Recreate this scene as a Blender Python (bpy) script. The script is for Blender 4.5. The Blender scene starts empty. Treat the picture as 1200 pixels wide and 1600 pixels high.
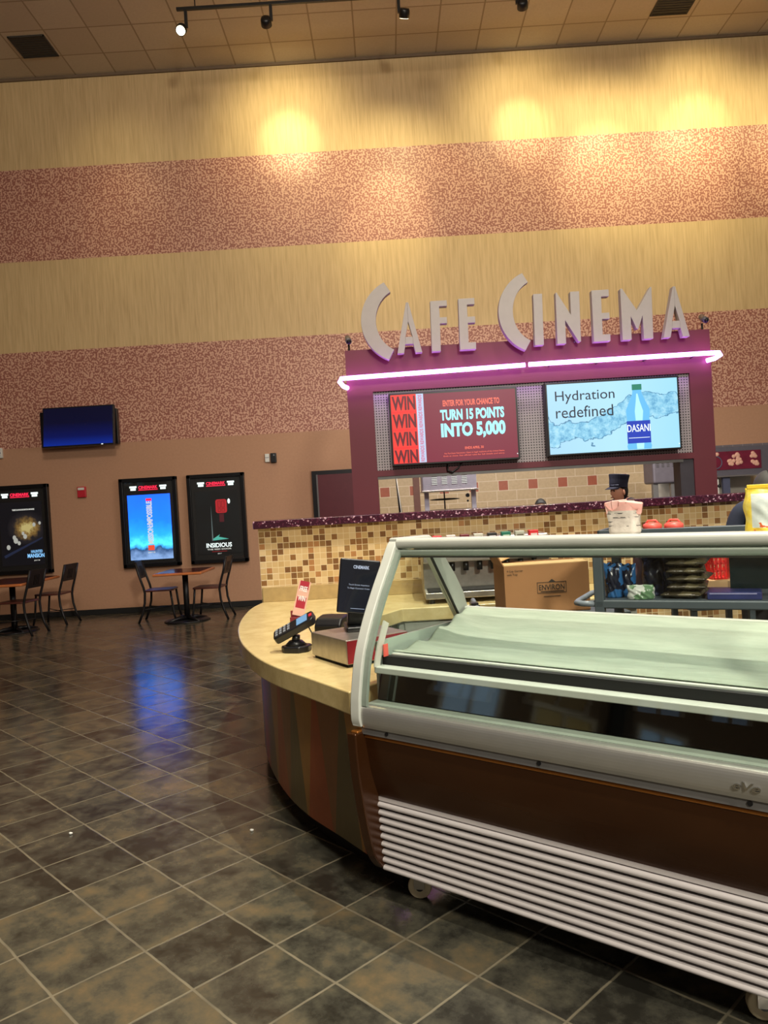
import bpy, bmesh, math, random
from mathutils import Vector, Matrix, Euler
random.seed(7)
PI = math.pi
sc = bpy.context.scene
col = sc.collection

# ------------------------------------------------------------------ camera, world, lights, exposure
cam_d = bpy.data.cameras.new('camera')
cam = bpy.data.objects.new('camera', cam_d); col.objects.link(cam)
cam_d.sensor_fit = 'VERTICAL'; cam_d.sensor_height = 36.0
cam_d.lens = 1201.2 / 1600 * 36.0
cam_d.clip_start = 0.05; cam_d.clip_end = 100
YAW, PITCH, ROLL = -0.0066, -0.011947, -0.058248
fw = Vector((math.sin(YAW) * math.cos(PITCH), math.cos(YAW) * math.cos(PITCH), math.sin(PITCH)))
rt = Vector((math.cos(YAW), -math.sin(YAW), 0)); up = rt.cross(fw)
r2 = math.cos(ROLL) * rt + math.sin(ROLL) * up
u2 = -math.sin(ROLL) * rt + math.cos(ROLL) * up
cam.matrix_world = Matrix(((r2.x, u2.x, -fw.x, 0), (r2.y, u2.y, -fw.y, 0), (r2.z, u2.z, -fw.z, 1.5), (0, 0, 0, 1)))
sc.camera = cam

sc.view_settings.view_transform = 'Standard'
sc.view_settings.look = 'None'
sc.view_settings.gamma = 1.0
sc.view_settings.use_curve_mapping = False
sc.view_settings.exposure = 0.0

w = bpy.data.worlds.new('lobby'); sc.world = w; w.use_nodes = True
w.node_tree.nodes['Background'].inputs[0].default_value = (1.0, 0.82, 0.68, 1)
w.node_tree.nodes['Background'].inputs[1].default_value = 0.17


def lamp(name, kind, loc, energy, color, target=None, size=0.3, size_y=None, spot=None, blend=0.5, parent=None):
    d = bpy.data.lights.new(name, kind); d.energy = energy; d.color = color
    if kind == 'AREA':
        d.size = size
        if size_y: d.shape = 'RECTANGLE'; d.size_y = size_y
        else: d.shape = 'DISK'
    else:
        d.shadow_soft_size = size
    if kind == 'SPOT':
        d.spot_size = math.radians(spot); d.spot_blend = blend
    o = bpy.data.objects.new(name, d); col.objects.link(o); o.location = loc
    if target is not None:
        o.rotation_euler = (Vector(target) - Vector(loc)).to_track_quat('-Z', 'Y').to_euler()
    if parent: o.parent = parent
    return o


WARM = (1.0, 0.80, 0.55)
NEUT = (1.0, 0.95, 0.80)
# ceiling downlights of the lobby, followed by two added soft fill areas
lamp('downlight_or_fill', 'SPOT', (1.5, 3.2, 8.4), 1900, NEUT, (0.9, 3.4, 0), size=0.06, spot=66, blend=0.6)
lamp('downlight_or_fill', 'SPOT', (2.6, 4.6, 8.4), 800, NEUT, (1.5, 5.8, 0.9), size=0.10, spot=52, blend=0.8)
lamp('downlight_or_fill', 'SPOT', (0.9, -1.2, 8.4), 1500, NEUT, (0.4, 1.2, 0), size=0.12, spot=60, blend=0.9)
lamp('downlight_or_fill', 'SPOT', (-3.4, 6.5, 8.4), 260, WARM, (-3.2, 8.2, 0), size=0.15, spot=80, blend=1.0)
lamp('downlight_or_fill', 'AREA', (-1.0, 3.0, 8.4), 430, (1.0, 0.88, 0.74), (-0.5, 9.0, 2.5), size=2.0)  # added broad fill that lifts the far wall, not a fitting
lamp('downlight_or_fill', 'AREA', (2.6, -4.5, 5.6), 520, NEUT, (1.1, 3.0, 1.0), size=1.0)  # added front fill for the case, counter and cart shelf
# fluorescent fitting above the service area behind the sign
lamp('kitchen_lamp', 'AREA', (1.7, 8.0, 2.9), 125, (1.0, 0.95, 0.88), (1.7, 10.2, 0.6), size=3.6, size_y=0.25)

# ------------------------------------------------------------------ material helpers
def lin(c):
    return tuple(((v / 255) / 12.92 if v / 255 <= 0.04045 else ((v / 255 + 0.055) / 1.055) ** 2.4) for v in c) + (1.0,)


class NT:
    def __init__(self, name):
        self.m = bpy.data.materials.new(name); self.m.use_nodes = True
        self.t = self.m.node_tree
        self.bsdf = self.t.nodes['Principled BSDF']

    def n(self, kind, **kw):
        nd = self.t.nodes.new(kind)
        for k, v in kw.items(): setattr(nd, k, v)
        return nd

    def l(self, a, b): self.t.links.new(a, b)

    def val(self, sock, v):
        if hasattr(v, 'node'): self.l(v, sock)
        else: sock.default_value = v

    def math(self, op, a, b=0.0, c=0.0):
        nd = self.n('ShaderNodeMath', operation=op)
        self.val(nd.inputs[0], a); self.val(nd.inputs[1], b); self.val(nd.inputs[2], c)
        return nd.outputs[0]

    def mix(self, f, a, b):
        nd = self.n('ShaderNodeMix', data_type='RGBA')
        self.val(nd.inputs['Factor'], f); self.val(nd.inputs['A'], a); self.val(nd.inputs['B'], b)
        return nd.outputs['Result']

    def obj(self): return self.n('ShaderNodeTexCoord').outputs['Object']

    def mapping(self, v, loc=(0, 0, 0), rot=(0, 0, 0), scale=(1, 1, 1)):
        nd = self.n('ShaderNodeMapping'); self.l(v, nd.inputs[0])
        nd.inputs['Location'].default_value = loc; nd.inputs['Rotation'].default_value = rot; nd.inputs['Scale'].default_value = scale
        return nd.outputs[0]

    def noise(self, v, scale, detail=2.0, rough=0.5):
        nd = self.n('ShaderNodeTexNoise'); self.l(v, nd.inputs['Vector'])
        nd.inputs['Scale'].default_value = scale; nd.inputs['Detail'].default_value = detail; nd.inputs['Roughness'].default_value = rough
        return nd.outputs['Fac']

    def ramp(self, f, stops, interp='LINEAR'):
        nd = self.n('ShaderNodeValToRGB'); self.l(f, nd.inputs[0])
        cr = nd.color_ramp; cr.interpolation = interp
        while len(cr.elements) < len(stops): cr.elements.new(0.5)
        for e, (p, c) in zip(cr.elements, stops): e.position = p; e.color = c
        return nd.outputs[0]

    def sep(self, v):
        nd = self.n('ShaderNodeSeparateXYZ'); self.l(v, nd.inputs[0]); return nd.outputs

    def comb(self, x, y, z=0.0):
        nd = self.n('ShaderNodeCombineXYZ')
        self.val(nd.inputs[0], x); self.val(nd.inputs[1], y); self.val(nd.inputs[2], z)
        return nd.outputs[0]

    def white(self, v):
        nd = self.n('ShaderNodeTexWhiteNoise'); self.l(v, nd.inputs['Vector']); return nd.outputs['Value']

    def bump(self, h, strength=0.3, dist=0.01):
        nd = self.n('ShaderNodeBump'); self.l(h, nd.inputs['Height'])
        nd.inputs['Strength'].default_value = strength; nd.inputs['Distance'].default_value = dist
        self.l(nd.outputs[0], self.bsdf.inputs['Normal'])

    def base(self, c): self.val(self.bsdf.inputs['Base Color'], c)

    def set(self, rough=None, metal=None, spec=None, coat=None):
        i = self.bsdf.inputs
        if rough is not None: self.val(i['Roughness'], rough)
        if metal is not None: i['Metallic'].default_value = metal
        if spec is not None: i['Specular IOR Level'].default_value = spec
        if coat is not None: i['Coat Weight'].default_value = coat; i['Coat Roughness'].default_value = 0.08
        return self

    def emit(self, c, s):
        self.val(self.bsdf.inputs['Emission Color'], c); self.bsdf.inputs['Emission Strength'].default_value = s


def plain(name, c, rough=0.5, metal=0.0, var=0.06, scale=14.0, spec=0.5, coat=None):
    """one colour with a faint procedural mottling"""
    t = NT(name); a = lin(c)
    dk = tuple(v * (1 - var) for v in a[:3]) + (1,); lt = tuple(min(1, v * (1 + var)) for v in a[:3]) + (1,)
    t.base(t.ramp(t.noise(t.obj(), scale, 3), [(0.3, dk), (0.7, lt)]))
    t.set(rough, metal, spec, coat)
    return t.m


def glow(name, c, s):
    t = NT(name); t.base((0.01, 0.01, 0.01, 1)); t.emit(lin(c), s); t.set(0.4); return t.m


M = {}
M['black'] = plain('black_plastic', (20, 20, 24), 0.35)
M['black_matte'] = plain('black_matte', (14, 13, 15), 0.7)
M['black_frame'] = plain('black_frame', (12, 12, 16), 0.3)
M['kick'] = plain('black_kickboard', (16, 15, 17), 0.5)
M['case_white'] = plain('case_white', (196, 198, 190), 0.35, var=0.03)
M['alu'] = plain('aluminium', (182, 180, 176), 0.30, 0.65, var=0.03)
M['alu_dark'] = plain('dark_aluminium', (120, 118, 118), 0.4, 0.4)
M['gasket'] = plain('grey_gasket', (140, 147, 138), 0.45)
M['brown_gloss'] = plain('brown_lacquer', (66, 37, 17), 0.24, 0.35, var=0.08, scale=5)
M['brown_edge'] = plain('copper_edge', (176, 112, 50), 0.22, 0.6)
M['steel'] = plain('stainless_steel', (190, 184, 176), 0.3, 0.85, var=0.1, scale=30)
M['steel_lilac'] = plain('stainless_hood', (188, 184, 200), 0.35, 0.6)
M['grey_plastic'] = plain('grey_plastic', (74, 84, 90), 0.5)
M['grey_pipe'] = plain('grey_pipe', (122, 130, 140), 0.4)
M['caster'] = plain('caster_cream', (196, 182, 150), 0.5)
M['rubber'] = plain('rubber', (30, 28, 26), 0.8)
M['maroon'] = plain('maroon_paint', (112, 46, 58), 0.55, var=0.04, scale=3)
M['letter'] = plain('letter_grey', (188, 180, 176), 0.55, var=0.03)
M['door_red'] = plain('door_maroon', (92, 34, 44), 0.5)
M['redbox'] = plain('red_paint', (190, 38, 52), 0.4)
M['white'] = plain('white_plastic', (222, 220, 214), 0.45, var=0.03)
M['off_white'] = plain('off_white', (206, 200, 190), 0.5, var=0.03)
M['track_black'] = plain('track_black', (18, 18, 18), 0.4)
M['vent'] = plain('vent_dark', (62, 58, 54), 0.7)
M['table_wood'] = plain('table_edge_wood', (196, 116, 66), 0.3, var=0.15, scale=9)
M['table_top'] = plain('table_laminate', (96, 44, 30), 0.16, var=0.15, scale=6)
M['chair_metal'] = plain('chair_metal', (26, 24, 26), 0.4, 0.3)
M['seat_wood'] = plain('seat_wood', (88, 46, 38), 0.35, var=0.15)
M['mdf'] = plain('cabinet_grey', (176, 176, 168), 0.5, var=0.03)
M['skin'] = plain('skin', (214, 152, 124), 0.5, var=0.04)
M['lip'] = plain('lip', (140, 66, 60), 0.5)
M['hair'] = plain('hair_black', (16, 13, 13), 0.6, var=0.3, scale=60)
M['navy'] = plain('navy_cloth', (24, 26, 48), 0.8, var=0.15)
M['jacket'] = plain('jacket_cloth', (44, 52, 72), 0.75, var=0.2, scale=9)
M['cap'] = plain('cap_cloth', (66, 64, 62), 0.7, var=0.2)
M['trouser'] = plain('trouser_cloth', (26, 26, 30), 0.8)
M['card'] = plain('cardboard', (172, 122, 78), 0.75, var=0.06, scale=6)
M['card_in'] = plain('cardboard_inside', (150, 108, 68), 0.8)
M['card_flap'] = plain('cardboard_flap', (206, 168, 116), 0.75)
M['ink'] = plain('box_ink', (52, 44, 36), 0.8)
M['tan_box'] = plain('tan_box', (226, 186, 140), 0.7)
M['red_plastic'] = plain('red_plastic', (226, 52, 52), 0.4)
M['coral'] = plain('coral_plastic', (238, 96, 84), 0.4)
M['pad_grey'] = plain('key_grey', (130, 134, 142), 0.5)
M['speaker_grey'] = plain('camera_grey', (96, 92, 98), 0.4)
M['white_ink'] = plain('white_ink', (236, 236, 236), 0.5, var=0.0)
M['blue_card'] = plain('blue_card', (44, 52, 104), 0.4, var=0.2)
M['red_card'] = plain('red_card', (128, 40, 50), 0.4, var=0.2)
M['chrome'] = plain('chrome', (210, 210, 212), 0.12, 1.0, var=0.0)


def m_glass(name, tint, refl):
    t = NT(name)
    t.t.nodes.remove(t.bsdf)
    tr = t.n('ShaderNodeBsdfTransparent'); tr.inputs[0].default_value = tint
    gl = t.n('ShaderNodeBsdfGlossy'); gl.inputs['Roughness'].default_value = 0.02; gl.inputs['Color'].default_value = (0.95, 1, 0.97, 1)
    lw = t.n('ShaderNodeLayerWeight'); lw.inputs['Blend'].default_value = 0.5
    fr = t.math('MULTIPLY_ADD', t.math('POWER', lw.outputs['Facing'], 5.0), 0.6, refl)
    mx = t.n('ShaderNodeMixShader')
    t.l(fr, mx.inputs[0]); t.l(tr.outputs[0], mx.inputs[1]); t.l(gl.outputs[0], mx.inputs[2])
    t.l(mx.outputs[0], t.t.nodes['Material Output'].inputs[0])
    return t.m


M['glass'] = m_glass('clear_glass', (0.96, 0.985, 0.97, 1), 0.025)
M['mirror'] = plain('dark_mirror', (118, 118, 116), 0.04, 1.0, var=0.0)


# striped wall finishes
def m_wall_yellow():
    t = NT('wall_yellow'); v = t.obj()
    a = t.noise(t.mapping(v, scale=(26, 1, 1.3)), 1.0, 3, 0.6)
    b = t.noise(t.mapping(v, scale=(60, 1, 3.0)), 1.0, 2, 0.5)
    f = t.math('ADD', t.math('MULTIPLY', a, 0.6), t.math('MULTIPLY', b, 0.4))
    t.base(t.ramp(f, [(0.32, lin((190, 158, 112))), (0.5, lin((206, 176, 128))), (0.62, lin((214, 184, 136)))]))
    t.set(0.6); return t.m


def m_wall_pink():
    t = NT('wall_pink'); v = t.obj()
    vv = t.mapping(v, scale=(1, 0.2, 1))
    f = t.noise(vv, 36.0, 0.5, 0.4)
    g = t.noise(vv, 2.0, 2)
    dark = t.mix(g, lin((148, 88, 75)), lin((160, 100, 86)))
    lite = t.mix(g, lin((204, 156, 134)), lin((218, 172, 148)))
    k = t.ramp(f, [(0.46, (0, 0, 0, 1)), (0.56, (1, 1, 1, 1))])
    t.base(t.mix(k, dark, lite)); t.set(0.5); return t.m


def m_wall_tan():
    t = NT('wall_tan'); v = t.obj()
    f = t.noise(v, 30, 4, 0.6); g = t.noise(v, 0.9, 3)
    a = t.mix(f, lin((176, 132, 104)), lin((196, 152, 122)))
    t.base(t.mix(t.math('MULTIPLY', g, 0.25), a, lin((166, 116, 84)))); t.set(0.7)
    return t.m


M['wy'], M['wp'], M['wt'] = m_wall_yellow(), m_wall_pink(), m_wall_tan()


def grid_mask(t, v, size, line):
    """returns (1 in the joint, cell vector)"""
    s = t.sep(v)
    x = t.math('DIVIDE', s[0], size); y = t.math('DIVIDE', s[1], size)
    fx, fy = t.math('FRACT', x), t.math('FRACT', y)
    g = line / size / 2
    dx = t.math('MINIMUM', fx, t.math('SUBTRACT', 1.0, fx)); dy = t.math('MINIMUM', fy, t.math('SUBTRACT', 1.0, fy))
    return dx, dy, g, t.comb(t.math('FLOOR', x), t.math('FLOOR', y))


def m_floor():
    t = NT('slate_tile'); v = t.obj()
    # tile grid turned 45.7 degrees to the far wall
    mp = t.n('ShaderNodeVectorRotate', rotation_type='Z_AXIS'); t.l(t.mapping(v, loc=(2.2599, -4.4547, 0)), mp.inputs['Vector']); mp.inputs['Angle'].default_value = 0.7977
    p = mp.outputs[0]
    wob = t.n('ShaderNodeTexNoise'); t.l(p, wob.inputs['Vector']); wob.inputs['Scale'].default_value = 9.0; wob.inputs['Detail'].default_value = 3
    wv = t.n('ShaderNodeVectorMath', operation='MULTIPLY_ADD'); t.l(wob.outputs['Color'], wv.inputs[0]); wv.inputs[1].default_value = (0.008, 0.008, 0); t.l(p, wv.inputs[2])
    wv2 = t.n('ShaderNodeVectorMath', operation='SUBTRACT'); t.l(wv.outputs[0], wv2.inputs[0]); wv2.inputs[1].default_value = (0.004, 0.004, 0)
    dx, dy, g, cell = grid_mask(t, wv2.outputs[0], 0.319, 0.009)
    mx = t.n('ShaderNodeMapRange'); t.l(dx, mx.inputs[0]); mx.inputs[1].default_value = g * 0.55; mx.inputs[2].default_value = g * 1.25; mx.inputs[3].default_value = 1; mx.inputs[4].default_value = 0
    my = t.n('ShaderNodeMapRange'); t.l(dy, my.inputs[0]); my.inputs[1].default_value = g * 0.55; my.inputs[2].default_value = g * 1.25; my.inputs[3].default_value = 1; my.inputs[4].default_value = 0
    joint = t.math('MAXIMUM', mx.outputs[0], my.outputs[0])
    rnd = t.white(cell)
    off = t.n('ShaderNodeVectorMath', operation='MULTIPLY_ADD'); t.l(cell, off.inputs[0]); off.inputs[1].default_value = (3.7, 5.3, 0); t.l(p, off.inputs[2])
    n1 = t.noise(off.outputs[0], 5.0, 8, 0.66); n2 = t.noise(off.outputs[0], 13.0, 5, 0.6)
    f = t.math('ADD', t.math('ADD', t.math('MULTIPLY', n1, 0.75), t.math('MULTIPLY', n2, 0.25)), t.math('MULTIPLY', t.math('SUBTRACT', rnd, 0.5), 0.14))
    c = t.ramp(f, [(0.38, lin((40, 38, 33))), (0.45, lin((58, 56, 49))), (0.52, lin((74, 71, 60))), (0.55, lin((84, 78, 64))), (0.61, lin((94, 84, 65))), (0.72, lin((114, 96, 70)))])
    jl = t.mix(t.noise(p, 7, 2), lin((70, 65, 54)), lin((140, 130, 108)))
    t.base(t.mix(joint, c, jl))
    t.set(t.math('ADD', t.math('MULTIPLY', n2, 0.16), t.math('MULTIPLY_ADD', joint, 0.25, 0.12)), spec=0.6)
    h = t.math('SUBTRACT', t.math('MULTIPLY', n1, 0.7), joint)
    t.bump(h, 0.16, 0.006)
    return t.m


def m_ceiling():
    t = NT('ceiling_tile'); v = t.obj()
    dx, dy, g, cell = grid_mask(t, t.mapping(v, loc=(0.11, -10.93, 0)), 0.626, 0.022)
    k = t.math('LESS_THAN', t.math('MINIMUM', dx, dy), g)
    f = t.noise(v, 40, 3)
    a = t.mix(f, lin((196, 182, 160)), lin((214, 200, 178)))
    a = t.mix(t.math('MULTIPLY', t.white(cell), 0.4), a, lin((178, 158, 134)))
    t.base(t.mix(k, a, lin((160, 142, 118)))); t.set(0.85)
    return t.m


def m_mosaic():
    t = NT('mosaic_tile'); v = t.obj()
    s = t.sep(v); vv = t.comb(s[0], s[2])
    dx, dy, g, cell = grid_mask(t, t.mapping(vv, loc=(1.0023, 0.003, 0)), 0.0461, 0.0044)
    k = t.math('LESS_THAN', t.math('MINIMUM', dx, dy), g)
    r = t.white(cell)
    c = t.ramp(r, [(0.0, lin((210, 180, 132))), (0.26, lin((200, 168, 116))), (0.42, lin((218, 192, 148))), (0.54, lin((172, 120, 74))), (0.66, lin((132, 88, 48))), (0.76, lin((112, 72, 40))), (0.88, lin((140, 104, 62)))], 'CONSTANT')
    n = t.noise(v, 60, 3)
    c2 = t.mix(t.math('MULTIPLY', n, 0.18), c, lin((226, 190, 140)))
    t.base(t.mix(k, c2, lin((222, 202, 160))))
    t.set(t.math('MULTIPLY_ADD', k, 0.5, 0.16)); t.bump(t.math('SUBTRACT', 1.0, k), 0.3, 0.002)
    return t.m


def m_kitchen():
    t = NT('kitchen_tile'); v = t.obj(); s = t.sep(v)
    H = 0.158; z0 = 1.583
    zz = t.math('DIVIDE', t.math('SUBTRACT', s[2], z0), H)
    row = t.math('FLOOR', zz); fz = t.math('FRACT', zz)
    par = t.math('FLOORED_MODULO', row, 2.0)
    isr = t.math('COMPARE', t.math('FLOORED_MODULO', row, 5.0), 0.0, 0.1)
    P = 0.465
    xx = t.math('DIVIDE', t.math('SUBTRACT', s[0], 1.735), P); fx = t.math('FRACT', xx)
    terr = t.math('MULTIPLY', isr, t.math('LESS_THAN', fx, 0.335))
    # plain rows: 0.31 bricks, every other row shifted
    bx = t.math('ADD', t.math('DIVIDE', s[0], 0.31), t.math('MULTIPLY', par, 0.5)); fb = t.math('FRACT', bx)
    db = t.math('MULTIPLY', t.math('MINIMUM', fb, t.math('SUBTRACT', 1.0, fb)), 0.31)
    d3 = t.math('MULTIPLY', t.math('MINIMUM', t.math('MINIMUM', fx, t.math('SUBTRACT', 1.0, fx)), t.math('ABSOLUTE', t.math('SUBTRACT', fx, 0.335))), P)
    dxx = t.math('ADD', t.math('MULTIPLY', isr, d3), t.math('MULTIPLY', t.math('SUBTRACT', 1.0, isr), db))
    dz = t.math('MULTIPLY', t.math('MINIMUM', fz, t.math('SUBTRACT', 1.0, fz)), H)
    k = t.math('LESS_THAN', t.math('MINIMUM', dxx, dz), 0.006)
    n = t.noise(v, 25, 4, 0.6)
    be = t.mix(n, lin((188, 162, 126)), lin((218, 194, 158)))
    te = t.mix(n, lin((164, 88, 66)), lin((186, 108, 84)))
    c = t.mix(terr, be, te)
    t.base(t.mix(k, c, lin((226, 206, 180)))); t.set(0.35)
    return t.m


def m_speckle(name, basec, fl1, fl2, scale, rough=0.2):
    t = NT(name); v = t.obj()
    vo = t.n('ShaderNodeTexVoronoi'); t.l(v, vo.inputs['Vector']); vo.inputs['Scale'].default_value = scale
    r = t.sep(vo.outputs['Color'])
    a = t.ramp(r[0], [(0.0, lin(basec)), (0.72, lin(fl1)), (0.945, lin(fl2))], 'CONSTANT')
    t.base(a); t.set(rough)
    return t.m


def m_counter():
    t = NT('counter_stone'); v = t.obj()
    n = t.noise(v, 9, 6, 0.65); n2 = t.noise(v, 120, 2)
    a = t.ramp(n, [(0.3, lin((196, 172, 118))), (0.55, lin((216, 194, 140))), (0.75, lin((226, 206, 156)))])
    t.base(t.mix(t.math('MULTIPLY', n2, 0.25), a, lin((180, 158, 108)))); t.set(0.22)
    return t.m


def m_peg():
    t = NT('pegboard'); v = t.obj(); s = t.sep(v)
    p = 0.0262
    fx = t.math('SUBTRACT', t.math('FRACT', t.math('DIVIDE', s[0], p)), 0.5); fz = t.math('SUBTRACT', t.math('FRACT', t.math('DIVIDE', s[2], p)), 0.5)
    d = t.math('SQRT', t.math('ADD', t.math('MULTIPLY', fx, fx), t.math('MULTIPLY', fz, fz)))
    k = t.math('LESS_THAN', d, 0.25)
    t.base(t.mix(k, lin((176, 168, 170)), lin((40, 32, 40)))); t.set(0.5)
    return t.m


def m_harlequin():
    """tall triangles in brown, rust, olive and ochre laminate; object x runs along the curve via UV"""
    t = NT('harlequin_laminate')
    uv = t.n('ShaderNodeTexCoord').outputs['UV']; s = t.sep(uv)
    P = 0.24
    x = t.math('DIVIDE', s[0], P); z = t.math('DIVIDE', t.math('SUBTRACT', s[1], 0.05), 0.72)
    tri = t.math('MULTIPLY', t.math('ABSOLUTE', t.math('SUBTRACT', t.math('FRACT', x), 0.5)), 2.0)
    up_ = t.math('LESS_THAN', tri, t.math('SUBTRACT', 1.0, z))
    pa = t.math('FLOORED_MODULO', t.math('FLOOR', x), 2.0); pb = t.math('FLOORED_MODULO', t.math('FLOOR', t.math('ADD', x, 0.5)), 2.0)
    cu = t.mix(pa, lin((168, 84, 44)), lin((104, 92, 58))); cd_ = t.mix(pb, lin((168, 120, 56)), lin((140, 92, 52)))
    c = t.mix(up_, cd_, cu)
    n = t.noise(t.obj(), 18, 4)
    t.base(t.mix(t.math('MULTIPLY', n, 0.3), c, lin((84, 52, 26)))); t.set(0.34)
    return t.m


def m_cloth():
    t = NT('white_cloth'); v = t.obj()
    n = t.noise(t.mapping(v, scale=(1.5, 9, 4)), 3.0, 5, 0.6)
    t.base(t.ramp(n, [(0.3, lin((156, 166, 150))), (0.7, lin((178, 186, 170)))])); t.set(0.7); t.bump(n, 0.35, 0.02)
    return t.m


def m_bag(name, stops, scale=9.0, rough=0.25):
    t = NT(name); v = t.obj()
    n = t.noise(v, scale, 3, 0.6)
    k = len(stops)
    t.base(t.ramp(n, [(0.30 + 0.4 * i / max(1, k - 1), lin(c)) for i, c in enumerate(stops)], 'LINEAR' if k < 3 else 'CONSTANT'))
    t.set(rough); t.bump(t.noise(v, scale * 3, 3), 0.4, 0.01)
    return t.m


M['floor'] = m_floor(); M['ceiling'] = m_ceiling(); M['mosaic'] = m_mosaic(); M['ktile'] = m_kitchen()
M['ledge'] = m_speckle('speckled_burgundy', (58, 24, 40), (88, 40, 60), (190, 150, 168), 95, 0.12)
M['counter'] = m_counter(); M['peg'] = m_peg(); M['harl'] = m_harlequin(); M['cloth'] = m_cloth()
M['splash'] = plain('splash_stone', (178, 152, 104), 0.3, var=0.1, scale=20)


# ------------------------------------------------------------------ mesh helpers
class MB:
    def __init__(self): self.v = []; self.f = []; self.mi = []; self.m = 0

    def add(self, vs, fs):
        b = len(self.v); self.v += [tuple(p) for p in vs]
        for f in fs: self.f.append([i + b for i in f]); self.mi.append(self.m)
        return self

    def box(self, x0, x1, y0, y1, z0, z1, rot=None, piv=None):
        vs = [Vector((x, y, z)) for x in (x0, x1) for y in (y0, y1) for z in (z0, z1)]
        if rot:
            R = Euler(rot).to_matrix(); c = Vector(piv) if piv else Vector(((x0 + x1) / 2, (y0 + y1) / 2, (z0 + z1) / 2))
            vs = [c + R @ (p - c) for p in vs]
        return self.add(vs, [(0, 1, 3, 2), (4, 6, 7, 5), (0, 4, 5, 1), (2, 3, 7, 6), (0, 2, 6, 4), (1, 5, 7, 3)])

    def prism(self, pts, axis, a, b):
        """polygon pts (2D) extruded along axis from a to b"""
        def P(p, t):
            if axis == 'x': return (t, p[0], p[1])
            if axis == 'y': return (p[0], t, p[1])
            return (p[0], p[1], t)
        n = len(pts)
        vs = [P(p, a) for p in pts] + [P(p, b) for p in pts]
        return self.add(vs, [list(range(n)), list(range(2 * n - 1, n - 1, -1))] + [(i, i + n, (i + 1) % n + n, (i + 1) % n) for i in range(n)])

    def ribbon(self, outer, inner, axis, a, b):
        """solid band between two open 2D curves of equal length"""
        n = len(outer)
        def P(p, t):
            if axis == 'x': return (t, p[0], p[1])
            if axis == 'y': return (p[0], t, p[1])
            return (p[0], p[1], t)
        vs = []
        for t in (a, b):
            vs += [P(p, t) for p in outer] + [P(p, t) for p in inner]
        fs = []
        for i in range(n - 1):
            fs += [(i, i + 1, n + i + 1, n + i), (2 * n + i, 3 * n + i, 3 * n + i + 1, 2 * n + i + 1),
                   (i, 2 * n + i, 2 * n + i + 1, i + 1), (n + i, n + i + 1, 3 * n + i + 1, 3 * n + i)]
        fs += [(0, n, 3 * n, 2 * n), (n - 1, 3 * n - 1, 4 * n - 1, 2 * n - 1)]
        return self.add(vs, fs)

    def tube(self, path, r, seg=10, cap=True):
        path = [Vector(p) for p in path]; rs = r if isinstance(r, (list, tuple)) else [r] * len(path)
        ref = None; rings = []
        b = len(self.v)
        for i, p in enumerate(path):
            d = (path[min(i + 1, len(path) - 1)] - path[max(i - 1, 0)]).normalized()
            if ref is None:
                ref = d.orthogonal().normalized()
            else:
                ref = (ref - d * ref.dot(d)).normalized()
            s = d.cross(ref)
            for k in range(seg):
                a = 2 * PI * k / seg
                self.v.append(tuple(p + rs[i] * (math.cos(a) * ref + math.sin(a) * s)))
        for i in range(len(path) - 1):
            for k in range(seg):
                k2 = (k + 1) % seg
                self.f.append([b + i * seg + k, b + i * seg + k2, b + (i + 1) * seg + k2, b + (i + 1) * seg + k]); self.mi.append(self.m)
        if cap:
            self.f.append([b + k for k in range(seg)][::-1]); self.mi.append(self.m)
            self.f.append([b + (len(path) - 1) * seg + k for k in range(seg)]); self.mi.append(self.m)
        return self

    def cyl(self, p, q, r, seg=20): return self.tube([p, q], r, seg)

    def lathe(self, prof, c=(0, 0, 0), seg=24, R=None):
        b = len(self.v); c = Vector(c)
        for (r, z) in prof:
            for k in range(seg):
                a = 2 * PI * k / seg
                p = Vector((r * math.cos(a), r * math.sin(a), z))
                if R is not None: p = R @ p
                self.v.append(tuple(c + p))
        for i in range(len(prof) - 1):
            for k in range(seg):
                k2 = (k + 1) % seg
                self.f.append([b + i * seg + k, b + i * seg + k2, b + (i + 1) * seg + k2, b + (i + 1) * seg + k]); self.mi.append(self.m)
        self.f.append([b + k for k in range(seg)][::-1]); self.mi.append(self.m)
        self.f.append([b + (len(prof) - 1) * seg + k for k in range(seg)]); self.mi.append(self.m)
        return self

    def ball(self, c, r, seg=16, rings=10):
        rx, ry, rz = r if isinstance(r, (tuple, list)) else (r, r, r)
        prof = [(math.sin(PI * i / rings), -math.cos(PI * i / rings)) for i in range(rings + 1)]
        prof[0] = (0.001, -1); prof[-1] = (0.001, 1)
        n0 = len(self.v); self.lathe(prof, seg=seg)
        for i in range(n0, len(self.v)):
            x, y, z = self.v[i]; self.v[i] = (c[0] + x * rx, c[1] + y * ry, c[2] + z * rz)
        return self

    def build(self, name, mats, parent=None, smooth=False, bevel=0, seg=2, loc=None, rot=None, sub=0):
        me = bpy.data.meshes.new(name)
        me.from_pydata(self.v, [], self.f); me.validate()
        for m in (mats if isinstance(mats, (list, tuple)) else [mats]): me.materials.append(m)
        if len(me.polygons) == len(self.mi):
            for p, k in zip(me.polygons, self.mi): p.material_index = k
        bm = bmesh.new(); bm.from_mesh(me)
        bmesh.ops.recalc_face_normals(bm, faces=bm.faces)
        bm.to_mesh(me); bm.free()
        o = bpy.data.objects.new(name, me); col.objects.link(o)
        if parent: o.parent = parent
        if loc: o.location = loc
        if rot: o.rotation_euler = rot
        if smooth:
            for p in me.polygons: p.use_smooth = True
        if bevel:
            b = o.modifiers.new('bevel', 'BEVEL'); b.width = bevel; b.segments = seg; b.limit_method = 'ANGLE'; b.angle_limit = math.radians(40)
            for p in me.polygons: p.use_smooth = True
            try:
                b.harden_normals = True
            except Exception: pass
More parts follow.
